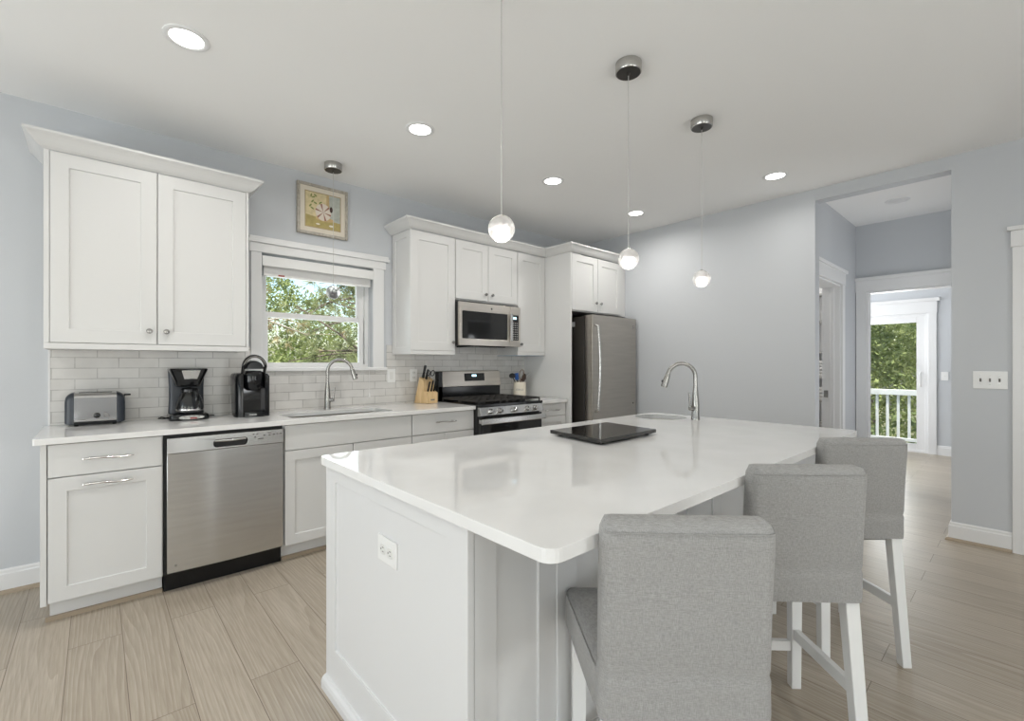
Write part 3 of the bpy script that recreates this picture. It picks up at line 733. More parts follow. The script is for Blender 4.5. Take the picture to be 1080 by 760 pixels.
for gx0, gx1 in ((2.435, 2.676), (2.682, 2.925), (2.931, 3.172)):
    mb = MB(); z0, z1 = 0.942, 0.958
    xs = [gx0, gx0 + (gx1 - gx0) * 0.33, gx0 + (gx1 - gx0) * 0.67, gx1]
    for x in xs: mb.box(x - 0.006, x + 0.006, 3.135, 3.69, z0, z1)
    for y in (3.135, 3.23, 3.33, 3.42, 3.50, 3.60, 3.69): mb.box(gx0, gx1, y - 0.006, y + 0.006, z0, z1)
    for x in (gx0 + 0.002, gx1 - 0.002):
        for y in (3.137, 3.41, 3.688): mb.box(x - 0.007, x + 0.007, y - 0.007, y + 0.007, 0.925, z0)
    build('grate', mb, M['iron'], ct, 0.003)
for x, y, rr in ((2.556, 3.27, 0.045), (2.556, 3.55, 0.035), (2.803, 3.41, 0.05), (3.05, 3.27, 0.045), (3.05, 3.55, 0.035)):
    build('burner', MB().lathe([(rr, 0), (rr, 0.006), (rr * 0.8, 0.008), (rr * 0.8, 0.014), (0.002, 0.015)], (x, y, 0.925), 20), M['black_matte'], ct, smooth=True)

# microwave
mw = thing('microwave', 'stainless over-the-range microwave below the short wall cabinet', 'microwave', (2.81, 3.6, 1.44))
build('body', MB().box(2.437, 3.180, 3.440, 3.795, 1.445, 1.848), M['black_matte'], mw, 0.002)
build('vent_grille', MB().box(2.60, 3.02, 3.46, 3.70, 1.432, 1.446), M['black'], mw, 0.003)
dr = build('door', MB().slab([(2.432, 1.443), (3.042, 1.443), (3.042, 1.838), (2.432, 1.838)], [rrect(2.462, 3.012, 1.505, 1.757, 0.006, 2)], 3.412, 3.440, 'y'), M['steel_warm'], mw, 0.003)
build('door_window', MB().box(2.46, 3.014, 3.420, 3.432, 1.503, 1.759), M['black_glass'], dr)
build('handle', MB().box(3.030, 3.060, 3.388, 3.402, 1.495, 1.765).box(3.036, 3.054, 3.40, 3.414, 1.51, 1.53).box(3.036, 3.054, 3.40, 3.414, 1.73, 1.75), M['steel'], dr, 0.004)
build('badge', MB().lathe([(0.010, 0), (0.010, -0.0015), (0.001, -0.0015)], (2.805, 3.412, 1.795), 16, 'y'), M['nickel'], dr)
cp = build('control_panel', MB().slab([(3.044, 1.443), (3.178, 1.443), (3.178, 1.838), (3.044, 1.838)], [rrect(3.070, 3.158, 1.505, 1.757, 0.004, 2)], 3.412, 3.440, 'y'), M['steel_warm'], mw, 0.003)
build('keypad', MB().box(3.068, 3.160, 3.415, 3.435, 1.503, 1.759), M['black_glass'], cp)
build('display', MB().box(3.085, 3.128, 3.4135, 3.416, 1.715, 1.737), M['display'], cp)
mb = MB()
for i in range(3):
    for j in range(8): mb.box(3.080 + i * 0.026, 3.096 + i * 0.026, 3.4142, 3.416, 1.52 + j * 0.022, 1.526 + j * 0.022)
build('key_marks', mb, M['dim_wood'], cp)

# refrigerator
f = thing('refrigerator', 'slate grey single-door-front refrigerator standing in the white alcove', 'refrigerator', (4.15, 3.4, 0))
build('body', MB().box(3.757, 4.537, 3.06, 3.78, 0.02, 1.765), M['fridge_side'], f, 0.004)
build('hinge_cover', MB().box(3.80, 4.50, 3.0, 3.12, 1.765, 1.778), M['fridge_side'], f, 0.003)
def bowed_door(z0, z1):
    mb = MB(); rings = []
    for i in range(13):
        s_ = i / 12; x = 3.757 + 0.785 * s_; y = 2.957 - 0.014 * math.sin(PI * s_)
        rings.append([(x, y, z0), (x, y, z1), (x, 3.05, z1), (x, 3.05, z0)])
    return mb.rings(rings)
dr = build('door', bowed_door(0.66, 1.776), M['fridge'], f, 0.004, smooth=True)
build('door_edge', MB().box(3.7535, 3.757, 2.975, 3.048, 0.665, 1.77), M['steel_warm'], dr)
pts = [(3.800, 2.955, 1.672), (3.800, 2.915, 1.655)] + [(3.800, 2.915 - 0.022 * math.sin(PI * i / 10), 1.64 - 0.80 * i / 10) for i in range(11)] + [(3.800, 2.915, 0.80), (3.800, 2.955, 0.785)]
build('handle', MB().tube(pts, 0.014, 12), M['steel'], dr, smooth=True)
build('badge', MB().lathe([(0.016, 0), (0.016, -0.002), (0.001, -0.002)], (4.485, 2.955, 1.685), 18, 'y'), M['nickel'], dr)
build('badge', MB().lathe([(0.009, 0), (0.009, -0.002), (0.001, -0.002)], (4.478, 2.955, 0.835), 14, 'y'), M['black'], dr)
dr = build('freezer_drawer', bowed_door(0.06, 0.645), M['fridge'], f, 0.004, smooth=True)
build('handle', MB().tube([(3.85, 2.955, 0.58), (3.87, 2.91, 0.58), (4.15, 2.895, 0.58), (4.43, 2.91, 0.58), (4.45, 2.955, 0.58)], 0.014, 12), M['steel'], dr, smooth=True)
build('rating_sticker', MB().box(3.7555, 3.757, 3.19, 3.235, 1.665, 1.715), M['white_plastic'], f)

# ------------------------------------------------------------------ island
isl = thing('kitchen_island', 'large white panelled kitchen island base with seating overhang', 'kitchen island', (1.85, 1.4, 0))
YS = 0.93
build('body', carcass(MB(), 0.70, 3.045, YS + 0.012, 1.84, 0.0, 0.8835), M['island'], isl)
build('end_panel', shaker(MB(), YS - 0.01, 1.861, 0.0, 0.8835, 0.680, 0.02, 0.09, 0.007, 'x', rail=0.062, rail_b=0.176), M['island'], isl, 0.0015)
build('end_panel', MB().box(3.045, 3.060, YS, 1.861, 0.0, 0.8835), M['island'], isl, 0.0015)
mb = shaker(MB(), 0.703, 1.003, 0.0, 0.8835, YS - 0.008, 0.02, 0.072, 0.009, 'y', rail=0.0, rail_b=0.10)
build('seating_side_panel', mb, M['island'], isl, 0.0015)
build('corner_post', MB().box(1.003, 1.094, YS - 0.012, YS + 0.012, 0.0, 0.8835), M['island'], isl, 0.002)
for x0, x1 in ((1.0942, 1.786), (1.792, 2.40), (2.406, 3.044)):
    mb = MB(); xm = (x0 + x1) / 2 if x0 > 1.5 else None
    if xm: shaker(mb, x0, xm, 0.0, 0.8835, YS - 0.008, 0.02, 0.08, 0.008, 'y', rail=0.08, rail_b=0.13); shaker(mb, xm, x1, 0.0, 0.8835, YS - 0.008, 0.02, 0.045, 0.008, 'y', rail=0.08, rail_b=0.13)
    else: shaker(mb, x0, x1, 0.0, 0.8835, YS - 0.004, 0.016, 0.08, 0.008, 'y', rail=0.08, rail_b=0.13)
    build('seating_side_panel', mb, M['island'], isl, 0.0015)
SH = [(0, 0), (0.020, 0), (0.020, 0.025), (0.016, 0.038), (0.008, 0.046), (0, 0.048)]
build('shoe_moulding', sweep(MB(), [(0.68, 1.861), (0.68, YS - 0.012), (1.003, YS - 0.012)][::1], [(-o, u) for o, u in SH] if False else SH, 0), M['island'], isl)
build('kitchen_side_fronts', shaker(shaker(shaker(MB(), 0.71, 1.48, 0.10, 0.875, 1.841, 0.02, 0.06, 0.008), 1.49, 2.26, 0.10, 0.875, 1.841, 0.02, 0.06, 0.008), 2.27, 3.04, 0.10, 0.875, 1.841, 0.02, 0.06, 0.008), M['island'], isl)
outer = rrect(0.650, 3.070, 0.612, 1.861, 0.035, 6)
SKX, SKY, SKR = 2.85, 1.665, 0.165
hole = [(SKX + SKR * math.cos(a * PI / 18), SKY + SKR * math.sin(a * PI / 18)) for a in range(36)]
tag(build('island_worktop', MB().slab(outer, [hole], 0.884, 0.914), M['quartz'], None, 0.004, loc=(1.86, 1.23, 0.884), seg=3), 'broad glossy white quartz island worktop with rounded corners', 'worktop')
s_ = thing('prep_sink', 'small round undermount prep sink set in the island worktop', 'sink', (SKX, SKY, 0.72))
build('bowl', MB().lathe([(SKR + 0.012, 0.1635), (SKR + 0.003, 0.1635), (SKR, 0.15), (SKR - 0.004, 0.04), (SKR - 0.03, 0.008), (0.03, 0.0), (0.03, -0.004), (SKR - 0.03, 0.004), (SKR + 0.002, 0.04), (SKR + 0.004, 0.155), (SKR + 0.012, 0.159)], (SKX, SKY, 0.72), 40, caps=False), M['sinksteel'], s_, smooth=True)
build('drain', MB().lathe([(0.03, -0.004), (0.03, 0.001), (0.002, 0.001)], (SKX, SKY, 0.72), 20), M['chrome'], s_)
faucet('tall brushed gooseneck faucet standing on the island by its prep sink', 2.872, 1.428, -0.62, 0.78, -0.95, 0.28, 0.362, 0.175)

o = thing('power_outlet', 'white sideways double outlet on the island end panel', 'outlet', (0.686, 1.35, 0.685))
build('plate', MB().box(0.681, 0.687, 1.287, 1.411, 0.644, 0.725), M['white_plastic'], o, 0.002)
for y in (1.325, 1.373):
    k = build('receptacle', MB().slab(rrect(y - 0.017, y + 0.017, 0.668, 0.701, 0.012, 4), [], 0.6785, 0.681, 'x'), M['ivory'], o)
    build('slots', MB().box(0.678, 0.6786, y - 0.008, y + 0.002, 0.690, 0.6925).box(0.678, 0.6786, y - 0.008, y + 0.002, 0.677, 0.6795).box(0.678, 0.6786, y + 0.007, y + 0.012, 0.682, 0.687), M['ink'], k)

g = thing('cutting_board', 'black glass cutting board on small feet lying on the island worktop', 'cutting board', (1.9, 1.43, 0.914))
a, b_, c_, d_ = (1.700, 1.606), (1.652, 1.252), (2.122, 1.262), (2.171, 1.606)
build('board', MB().rings([[(x, y, z) for x, y in (b_, c_, d_, a)] for z in (0.924, 0.942)]), M['slab'], g, 0.003)
for x, y in ((1.70, 1.29), (2.08, 1.295), (2.12, 1.57), (1.74, 1.57)):
    build('foot', MB().lathe([(0.012, 0), (0.014, 0.004), (0.014, 0.010)], (x, y, 0.914), 14), M['black'], g)

# ------------------------------------------------------------------ bar stools
st = thing('bar_stool', 'grey upholstered white-legged bar stool at the island corner, its seat showing beside its back', 'bar stool', (0, 0, 0), 'grey bar stools at the island')
def ring_at(w0, d0, d1, r, z, yo=0, n=4, bow=0.0):
    pts = rrect(-w0, w0, d0 + yo, d1 + yo, r, n)
    return [(x, y - bow * (1 - (x / w0) ** 2), z) for x, y in pts]
OY = -0.25
rr = []
for z, w, yo, ins in ((0.534, 0.178, 0.029, 0.0), (0.556, 0.179, 0.028, 0), (0.60, 0.178, 0.027, 0), (0.622, 0.1775, 0.025, 0), (0.634, 0.1745, 0.0245, 0.003), (0.65, 0.1755, 0.023, 0), (0.75, 0.175, 0.017, 0), (0.85, 0.175, 0.009, 0), (0.910, 0.175, 0.003, 0), (0.932, 0.174, 0.001, 0.001), (0.945, 0.170, 0.001, 0.006), (0.954, 0.163, 0.001, 0.014), (0.958, 0.152, 0.001, 0.023), (0.959, 0.14, 0.001, 0.03)):
    rr.append(ring_at(w, OY + ins, OY + 0.076 - ins, 0.024 if ins < 0.012 else 0.006, z, yo, 5, 0.006))
build('backrest', MB().rings(rr), M['fabric'], st, smooth=True, angle=60)
pp = [(x, y - 0.0005, 0.936) for x, y, z in ring_at(0.172, OY, OY + 0.075, 0.024, 0, 0.001, 5, 0.006)]
pp = [q for q in pp if q[1] < OY + 0.02]
build('piping', MB().tube(pp, 0.0015, 6), M['fabric'], st, smooth=True)
def seat_ring(ins, z):
    q = []
    for x, y in rrect(-1, 1, 0, 1, 0.13, 5):
        yy = OY + 0.066 + ins + y * (0.400 - 2 * ins)
        hw = 0.174 + (0.224 - 0.174) * y - ins
        q.append((x * hw, yy, z))
    return q
build('seat', MB().rings([seat_ring(0.006, 0.512), seat_ring(0, 0.518), seat_ring(0, 0.585), seat_ring(0.002, 0.598), seat_ring(0.010, 0.607), seat_ring(0.03, 0.613), seat_ring(0.09, 0.618)]), M['fabric'], st, smooth=True, angle=60)
pp = seat_ring(0.003, 0.601)
build('seat_piping', MB().tube(pp + pp[:1], 0.0024, 6), M['fabric'], st, smooth=True)
for sx in (-1, 1):
    build('leg', MB().beam((sx * 0.146, OY + 0.064, 0.56), (sx * 0.166, OY + 0.024, 0.0), 0.042, 0.042, 0.036, 0.036), M['leg'], st, 0.003)
    build('leg', MB().beam((sx * 0.180, OY + 0.424, 0.515), (sx * 0.181, OY + 0.428, 0.0), 0.042, 0.042, 0.036, 0.036), M['leg'], st, 0.003)
    build('stretcher', MB().bar((sx * 0.160, OY + 0.045, 0.250), (sx * 0.180, OY + 0.424, 0.215), 0.022, 0.040), M['leg'], st, 0.002)
build('footrest', MB().bar((-0.17, OY + 0.427, 0.165), (0.17, OY + 0.427, 0.165), 0.022, 0.038), M['leg'], st, 0.002)
def stool_at(k, r_, rot):
    a_ = -YAW + rot
    return (k * FX + r_ * RX - 0.25 * math.sin(a_), k * FY + r_ * RY + 0.25 * math.cos(a_), 0), a_
(l1, a1), (l2, a2), (l3, a3) = stool_at(0.92, 0.356, -0.045), stool_at(1.412, 0.916, -0.045), stool_at(1.938, 1.49, -0.045)
st.location = l1; st.rotation_euler = (0, 0, a1)
dup(st, l2, a2, 'grey upholstered white-legged bar stool standing between the two other stools')
dup(st, l3, a3, 'grey upholstered white-legged bar stool nearest the hall opening, farthest along the island')

# ------------------------------------------------------------------ lights on the ceiling
def pendant(label, x, y, zg, lit=True):
    p = thing('pendant_light', label, 'pendant light', (x, y, zg), 'bubbled glass globe pendants')
    cp = build('canopy', MB().lathe([(0.064, H), (0.064, H - 0.046), (0.061, H - 0.05), (0.058, H - 0.05)], (x, y, 0), 36, caps=False), M['canopy'], p, smooth=True)
    build('canopy_plate', MB().lathe([(0.059, H - 0.049), (0.059, H - 0.0495), (0.008, H - 0.0495), (0.006, H - 0.06), (0.002, H - 0.062)], (x, y, 0), 28), M['canopy_dark'], cp, smooth=True)
    build('wire', MB().tube([(x, y, H - 0.05), (x, y, zg + 0.05)], 0.0018, 8), M['wire'], p, smooth=True)
    build('cap', MB().lathe([(0.004, 0.058), (0.007, 0.056), (0.008, 0.047)], (x, y, zg), 14), M['chrome'], p, smooth=True)
    build('globe', MB().sphere((x, y, zg), 0.051, 40, 24), M['crystal'], p, smooth=True)
    build('lamp_core', MB().lathe([(0.002, 0.004), (0.020, 0.003), (0.022, -0.001), (0.022, -0.036), (0.019, -0.041), (0.002, -0.0415)], (x, y, zg), 28), M['bulb'] if lit else M['frost'], p, smooth=True)
    rnd = random.Random(5); mb = MB()
    for _ in range(150):
        a_ = rnd.uniform(0, 2 * PI); rr_ = 0.046 * math.sqrt(rnd.uniform(0.08, 1)); h_ = rnd.gauss(0.012, 0.007)
        if rr_ * rr_ + h_ * h_ < 0.046 ** 2: mb.sphere((x + rr_ * math.cos(a_), y + rr_ * math.sin(a_), zg + h_), rnd.uniform(0.0012, 0.0030), 8, 5)
    build('bubbles', mb, M['frost'], p, smooth=True)
pendant('lit glass globe pendant over the island end with the outlet', 1.150, 1.34, 1.789)
pendant('lit glass globe pendant hanging over the middle of the island', 1.988, 1.338, 1.800)
pendant('lit glass globe pendant hanging over the island faucet, smallest of three', 2.785, 1.345, 1.800)
pendant('unlit glass globe pendant hanging in front of the sink window', 1.333, 3.503, 1.814, False)
def downlight(label, x, y, lit=True, group='recessed ceiling lights', r=0.092, power=7.2):
    p = thing('recessed_light', label, 'ceiling light', (x, y, H), group)
    build('trim_ring', MB().lathe([(r, H), (r, H - 0.004), (r - 0.008, H - 0.008), (r - 0.02, H - 0.008), (r - 0.026, H - 0.003), (r - 0.026, H)], (x, y, 0), 40, caps=False), M['trim'], p, smooth=True)
    build('lens', MB().lathe([(r - 0.025, H - 0.001), (r - 0.025, H - 0.004), (0.001, H - 0.005)], (x, y, 0), 36), M['glow'] if lit else M['trim'], p)
    if lit: lamp('downlight_beam', 'AREA', (x, y, H - 0.012), (0, 0, 0), power, (1.0, 0.97, 0.92), shape='DISK', size=0.12, spread=2.9)
downlight('lit recessed ceiling light above the dishwasher', 0.312, 2.60)
downlight('lit recessed ceiling light above the sink', 1.548, 2.606)
downlight('lit recessed ceiling light above the range', 2.800, 2.612)
downlight('lit recessed ceiling light above the refrigerator front', 4.015, 2.617)
downlight('lit recessed ceiling light near the hall opening', 4.05, 1.35, power=3.5)
downlight('unlit recessed ceiling light in the hall', 5.50, 0.80, False)
downlight('unseen recessed ceiling light added to brighten the hall linen closet', 5.5, 2.3, power=20.0)  # unseen fixture added to lighten the closet shelves
downlight('unseen recessed ceiling light added as fill behind the stools', 1.5, -0.9)  # this and the two below: out-of-view downlights added as room fill
downlight('unseen recessed ceiling light added as fill over the living side', -1.2, -0.9)
downlight('unseen recessed ceiling light added as fill by the end windows', -1.2, 1.6)

# ------------------------------------------------------------------ things on walls
w = thing('window_blind', 'white raised slat blind at the top of the sink window', 'blind', (1.35, 3.80, 1.93))
build('valance', MB().box(0.917, 1.787, 3.783, 3.797, 2.003, 2.078).box(1.774, 1.787, 3.797, 3.86, 2.003, 2.078), M['white_plastic'], w, 0.003)
build('headrail', MB().box(0.925, 1.772, 3.80, 3.86, 2.03, 2.075), M['white_plastic'], w)
mb = MB()
for i in range(16): mb.box(0.93, 1.768, 3.803, 3.853, 1.952 + i * 0.0055, 1.9555 + i * 0.0055)
build('slat_stack', mb, M['white_plastic'], w)
build('bottom_rail', MB().box(0.93, 1.768, 3.803, 3.853, 1.935, 1.951), M['white_plastic'], w, 0.003)
build('tag', MB().box(1.03, 1.075, 3.8015, 3.803, 1.938, 1.949), M['redtag'], w)
cd = build('pull_cord', MB().tube([(1.745, 3.80, 1.945), (1.747, 3.79, 1.6), (1.748, 3.782, 1.25), (1.748, 3.784, 1.02)], 0.0012, 6), M['white_plastic'], w)
build('tassel', MB().lathe([(0.002, 0.02), (0.006, 0.012), (0.009, -0.015), (0.004, -0.018)], (1.748, 3.784, 1.005), 12), M['white_plastic'], cd, smooth=True)

pf = thing('framed_picture', 'square framed still life of a striped pot above the sink window', 'picture', (1.36, 3.80, 2.30))
fx0, fx1, fz0, fz1 = 1.160, 1.560, 2.299, 2.701
build('frame', ring(fx0, fx1, fz0, fz1, 0.021, 3.778, 3.807), M['frame_silver'], pf, 0.004)
build('mat_board', MB().box(fx0 + 0.021, fx1 - 0.021, 3.792, 3.806, fz0 + 0.021, fz1 - 0.021), M['mat_board'], pf)
build('inner_lip', ring(1.219, 1.505, 2.357, 2.643, 0.007, 3.789, 3.792), M['frame_gold'], pf)
pr = build('print', MB().box(1.226, 1.498, 3.7905, 3.792, 2.364, 2.636), M['paint_cream'], pf)
Y0 = 3.7904
build('painted_table', MB().slab([(1.226, 2.364), (1.498, 2.364), (1.498, 2.425), (1.40, 2.435), (1.226, 2.455)], [], Y0 - 0.0002, Y0, 'y'), M['paint_olive'], pr)
build('painted_wall', MB().slab([(1.415, 2.432), (1.498, 2.425), (1.498, 2.636), (1.405, 2.636)], [], Y0 - 0.0002, Y0, 'y'), M['paint_grey'], pr)
build('painted_curtain', MB().slab([(1.385, 2.52), (1.412, 2.52), (1.408, 2.636), (1.388, 2.636)], [], Y0 - 0.0003, Y0, 'y'), M['paint_ochre'], pr)
el = lambda cx, cz, a, b2, n=28, t0=0: [(cx + a * math.cos(2 * PI * i / n) * math.cos(t0) - b2 * math.sin(2 * PI * i / n) * math.sin(t0), cz + a * math.cos(2 * PI * i / n) * math.sin(t0) + b2 * math.sin(2 * PI * i / n) * math.cos(t0)) for i in range(n)]
build('painted_shadow', MB().slab(el(1.375, 2.437, 0.075, 0.018), [], Y0 - 0.0004, Y0, 'y'), M['paint_ochre'], pr)
ORG[pr] = Vector((0, 0, 0))
pot = build('painted_pot', MB().slab(el(0, 0, 0.062, 0.068), [], -0.0006, 0, 'y'), M['pot'], pr)
pot.location = (1.362 - 1.36, Y0 - 3.80, 2.492 - 2.30)
ORG[pr] = ORG[pf]
build('painted_mouth', MB().slab(el(1.425, 2.525, 0.012, 0.024), [], Y0 - 0.0009, Y0 - 0.0006, 'y'), M['paint_dark'], pr)
mb = MB()
for lx, lz, ta in ((1.285, 2.60, 0.4), (1.268, 2.61, 1.4), (1.30, 2.615, -0.6), (1.278, 2.565, 0.9), (1.30, 2.555, -0.4), (1.34, 2.565, 0.6), (1.33, 2.545, 1.2), (1.262, 2.53, 0.9), (1.275, 2.51, -0.5)):
    mb.slab(el(lx, lz, 0.015, 0.006, 14, ta), [], Y0 - 0.0005, Y0, 'y')
build('painted_leaves', mb, M['paint_leaf'], pr)
build('painted_petals', MB().slab(el(1.32, 2.392, 0.016, 0.006, 14), [], Y0 - 0.0005, Y0, 'y').slab(el(1.425, 2.392, 0.018, 0.008, 14), [], Y0 - 0.0005, Y0, 'y'), M['paint_white'], pr)

o = thing('light_switch', 'white switch plate on the tiles beside the window casing', 'light switch', (1.962, 3.797, 1.167))
build('plate', MB().box(1.922, 2.000, 3.793, 3.799, 1.108, 1.227), M['white_plastic'], o, 0.002)
build('rocker', MB().box(1.945, 1.977, 3.790, 3.793, 1.135, 1.20), M['ivory'], o, 0.001)
o = thing('power_outlet', 'white upright outlet on the tiles beside the knife block', 'outlet', (2.187, 3.797, 1.167))
build('plate', MB().box(2.150, 2.224, 3.793, 3.799, 1.110, 1.224), M['white_plastic'], o, 0.002)
for z in (1.145, 1.190):
    k = build('receptacle', MB().slab(rrect(2.170, 2.204, z - 0.015, z + 0.015, 0.011, 4), [], 3.7905, 3.793, 'y'), M['ivory'], o)
    build('slots', MB().box(2.179, 2.182, 3.790, 3.7906, z - 0.003, z + 0.007).box(2.192, 2.195, 3.790, 3.7906, z - 0.003, z + 0.007), M['ink'], k)
o = thing('light_switch', 'white triple toggle switch plate on the wall beside the hall opening', 'light switch', (XR, 0.172, 1.16))
build('plate', MB().box(XR - 0.007, XR, 0.088, 0.257, 1.100, 1.222), M['white_plastic'], o, 0.003)
for y in (0.127, 0.173, 0.219):
    k = build('toggle', MB().box(XR - 0.0075, XR - 0.007, y - 0.005, y + 0.005, 1.149, 1.173).rings([[(XR - 0.006, y - 0.004, 1.158), (XR - 0.006, y + 0.004, 1.158), (XR - 0.006, y + 0.004, 1.168), (XR - 0.006, y - 0.004, 1.168)], [(XR - 0.018, y - 0.003, 1.165), (XR - 0.018, y + 0.003, 1.165), (XR - 0.018, y + 0.003, 1.171), (XR - 0.018, y - 0.003, 1.171)]]), M['ink'], o)
    build('screws', MB().lathe([(0.003, 0), (0.003, -0.001), (0.0005, -0.001)], (XR - 0.007, y, 1.191), 10, 'x').lathe([(0.003, 0), (0.003, -0.001), (0.0005, -0.001)], (XR - 0.007, y, 1.131), 10, 'x'), M['nickel'], k)
o = thing('light_switch', 'white single switch plate beside the sliding glass door', 'light switch', (8.75, 0.765, 1.1))
build('plate', MB().box(8.743, 8.75, 0.727, 0.802, 1.043, 1.160), M['white_plastic'], o, 0.002)
build('toggle', MB().box(8.735, 8.743, 0.760, 0.768, 1.092, 1.112), M['ivory'], o)

# ------------------------------------------------------------------ things on the worktop
Z0 = 0.914
# toaster
t_ = thing('toaster', 'wide chrome toaster with black ends on the long worktop', 'toaster', (-0.003, 3.71, Z0))
def arch(x0, x1, y0, y1, z0, z1, ry, n=6):
    pr_ = [(y0, z0)] + [(y0 + ry - ry * math.cos(PI / 2 * i / n), z1 - ry + ry * math.sin(PI / 2 * i / n)) for i in range(n + 1)] + [(y1 - ry + ry * math.sin(PI / 2 * i / n), z1 - ry + ry * math.cos(PI / 2 * i / n)) for i in range(n + 1)] + [(y1, z0)]
    return [[(x, y, z) for y, z in pr_] for x in (x0, x1)]
TY0, TY1 = 3.645, 3.785
build('shell', MB().rings(arch(-0.094, 0.092, TY0 + 0.003, TY1 - 0.003, Z0 + 0.026, Z0 + 0.190, 0.030)), M['chrome'], t_, smooth=True)
for x, sg in ((-0.094, -1), (0.092, 1)):
    rg_ = []
    for dx_, ins, dz in ((0.0, -0.001, 0.0), (0.012, -0.001, -0.003), (0.026, 0.004, -0.012), (0.036, 0.012, -0.026), (0.040, 0.022, -0.045)):
        rg_.append(arch(0, 0, TY0 + ins, TY1 - ins, Z0 + 0.012 + max(0, ins) * 0.4, Z0 + 0.193 + dz, 0.030)[0])
        rg_[-1] = [(x + sg * dx_, y, z) for _, y, z in rg_[-1]]
    build('end_cap', MB().rings(rg_), M['bluegrey'], t_, smooth=True)
build('base', MB().box(-0.115, 0.113, TY0 + 0.002, TY1 - 0.002, Z0 + 0.008, Z0 + 0.027), M['black'], t_, 0.003)
build('slots', MB().box(-0.075, 0.072, 3.685, 3.702, Z0 + 0.1885, Z0 + 0.1915).box(-0.075, 0.072, 3.728, 3.745, Z0 + 0.1885, Z0 + 0.1915), M['black_matte'], t_)
build('lever', MB().box(0.128, 0.160, 3.70, 3.73, Z0 + 0.166, Z0 + 0.176).box(0.122, 0.132, 3.71, 3.72, Z0 + 0.150, Z0 + 0.172), M['black'], t_, 0.003)
build('dial', MB().lathe([(0.016, 0), (0.016, -0.006), (0.013, -0.010), (0.013, -0.014), (0.001, -0.015)], (0.004, TY0 + 0.003, Z0 + 0.058), 20, 'y'), M['black'], t_, smooth=True)
mb = MB()
for zz, wd in ((0.070, 0.012), (0.060, 0.022), (0.050, 0.026)): mb.box(0.036, 0.036 + wd, TY0 + 0.0022, TY0 + 0.0032, Z0 + zz, Z0 + zz + 0.003)
build('dial_marks', mb.box(-0.082, -0.045, TY0 + 0.0022, TY0 + 0.0032, Z0 + 0.036, Z0 + 0.039), M['ink'], t_)
for x in (-0.085, 0.083):
    for y in (3.665, 3.765): build('foot', MB().lathe([(0.009, 0), (0.010, 0.009)], (x, y, Z0), 12), M['black'], t_)

# drip coffee maker
k = thing('coffee_maker', 'black drip coffee maker with glass carafe on the long worktop', 'coffee maker', (0.446, 3.66, Z0))
CX, CY = 0.446, 3.66
mb = MB().rings([[(p[0], p[1], z) for p in rrect(CX - wd, CX + wd, CY - f_, CY + 0.10, 0.035, 5)] for z, wd, f_ in ((Z0 + 0.002, 0.105, 0.10), (Z0 + 0.012, 0.108, 0.103), (Z0 + 0.034, 0.104, 0.098), (Z0 + 0.040, 0.096, 0.092))])
bs_ = build('base', mb, M['black'], k, smooth=True)
mb = MB()
for z, wd in ((Z0 + 0.04, 0.098), (Z0 + 0.12, 0.094), (Z0 + 0.2, 0.093), (Z0 + 0.31, 0.097)): pass
build('water_tank', MB().rings([[(p[0], p[1], z) for p in rrect(CX - wd, CX + wd, CY + 0.035, CY + 0.10, 0.02, 4)] for z, wd in ((Z0 + 0.038, 0.098), (Z0 + 0.12, 0.094), (Z0 + 0.21, 0.094), (Z0 + 0.322, 0.100))]), M['bluegrey'], k, smooth=True)
build('brew_head', MB().rings([[(p[0], p[1], z) for p in rrect(CX - wd, CX + wd, CY - f_, CY + 0.10, 0.04, 6)] for z, wd, f_ in ((Z0 + 0.212, 0.060, 0.045), (Z0 + 0.222, 0.068, 0.055), (Z0 + 0.25, 0.075, 0.068), (Z0 + 0.31, 0.098, 0.085), (Z0 + 0.324, 0.103, 0.090), (Z0 + 0.330, 0.100, 0.088))]), M['black'], k, smooth=True)
build('face_plate', MB().rings([[(CX - 0.028, CY - 0.0735, Z0 + 0.262), (CX + 0.042, CY - 0.0735, Z0 + 0.262), (CX + 0.042, CY - 0.068, Z0 + 0.262), (CX - 0.028, CY - 0.068, Z0 + 0.262)], [(CX - 0.044, CY - 0.092, Z0 + 0.318), (CX + 0.058, CY - 0.092, Z0 + 0.318), (CX + 0.058, CY - 0.08, Z0 + 0.318), (CX - 0.044, CY - 0.08, Z0 + 0.318)]]), M['steel'], k, 0.003)
cf = build('carafe', MB().lathe([(0.066, 0.0), (0.075, 0.006), (0.077, 0.03), (0.074, 0.06), (0.062, 0.10), (0.045, 0.132), (0.043, 0.140)], (CX + 0.008, CY - 0.022, Z0 + 0.043), 32, caps=False), M['carafe'], k, smooth=True)
build('carafe_collar', MB().lathe([(0.046, 0.134), (0.049, 0.137), (0.049, 0.152), (0.04, 0.160), (0.002, 0.164)], (CX + 0.008, CY - 0.022, Z0 + 0.043), 28), M['black'], cf, smooth=True)
hx, hy = CX + 0.022, CY - 0.07
build('carafe_handle', MB().tube([(hx, hy, Z0 + 0.185), (hx + 0.006, hy - 0.035, Z0 + 0.183), (hx + 0.010, hy - 0.052, Z0 + 0.165), (hx + 0.010, hy - 0.050, Z0 + 0.11), (hx + 0.006, hy - 0.030, Z0 + 0.075)], [0.011, 0.012, 0.012, 0.011, 0.007], 10), M['black'], cf, smooth=True)
build('carafe_band', MB().lathe([(0.0772, 0.018), (0.0778, 0.02), (0.0778, 0.027), (0.0772, 0.029)], (CX + 0.008, CY - 0.022, Z0 + 0.043), 32, caps=False), M['steel'], cf, smooth=True)
cpn = build('control_panel', MB().slab(el(CX + 0.008, Z0 + 0.020, 0.068, 0.013, 30), [], CY - 0.1055, CY - 0.100, 'y'), M['nickel'], bs_)
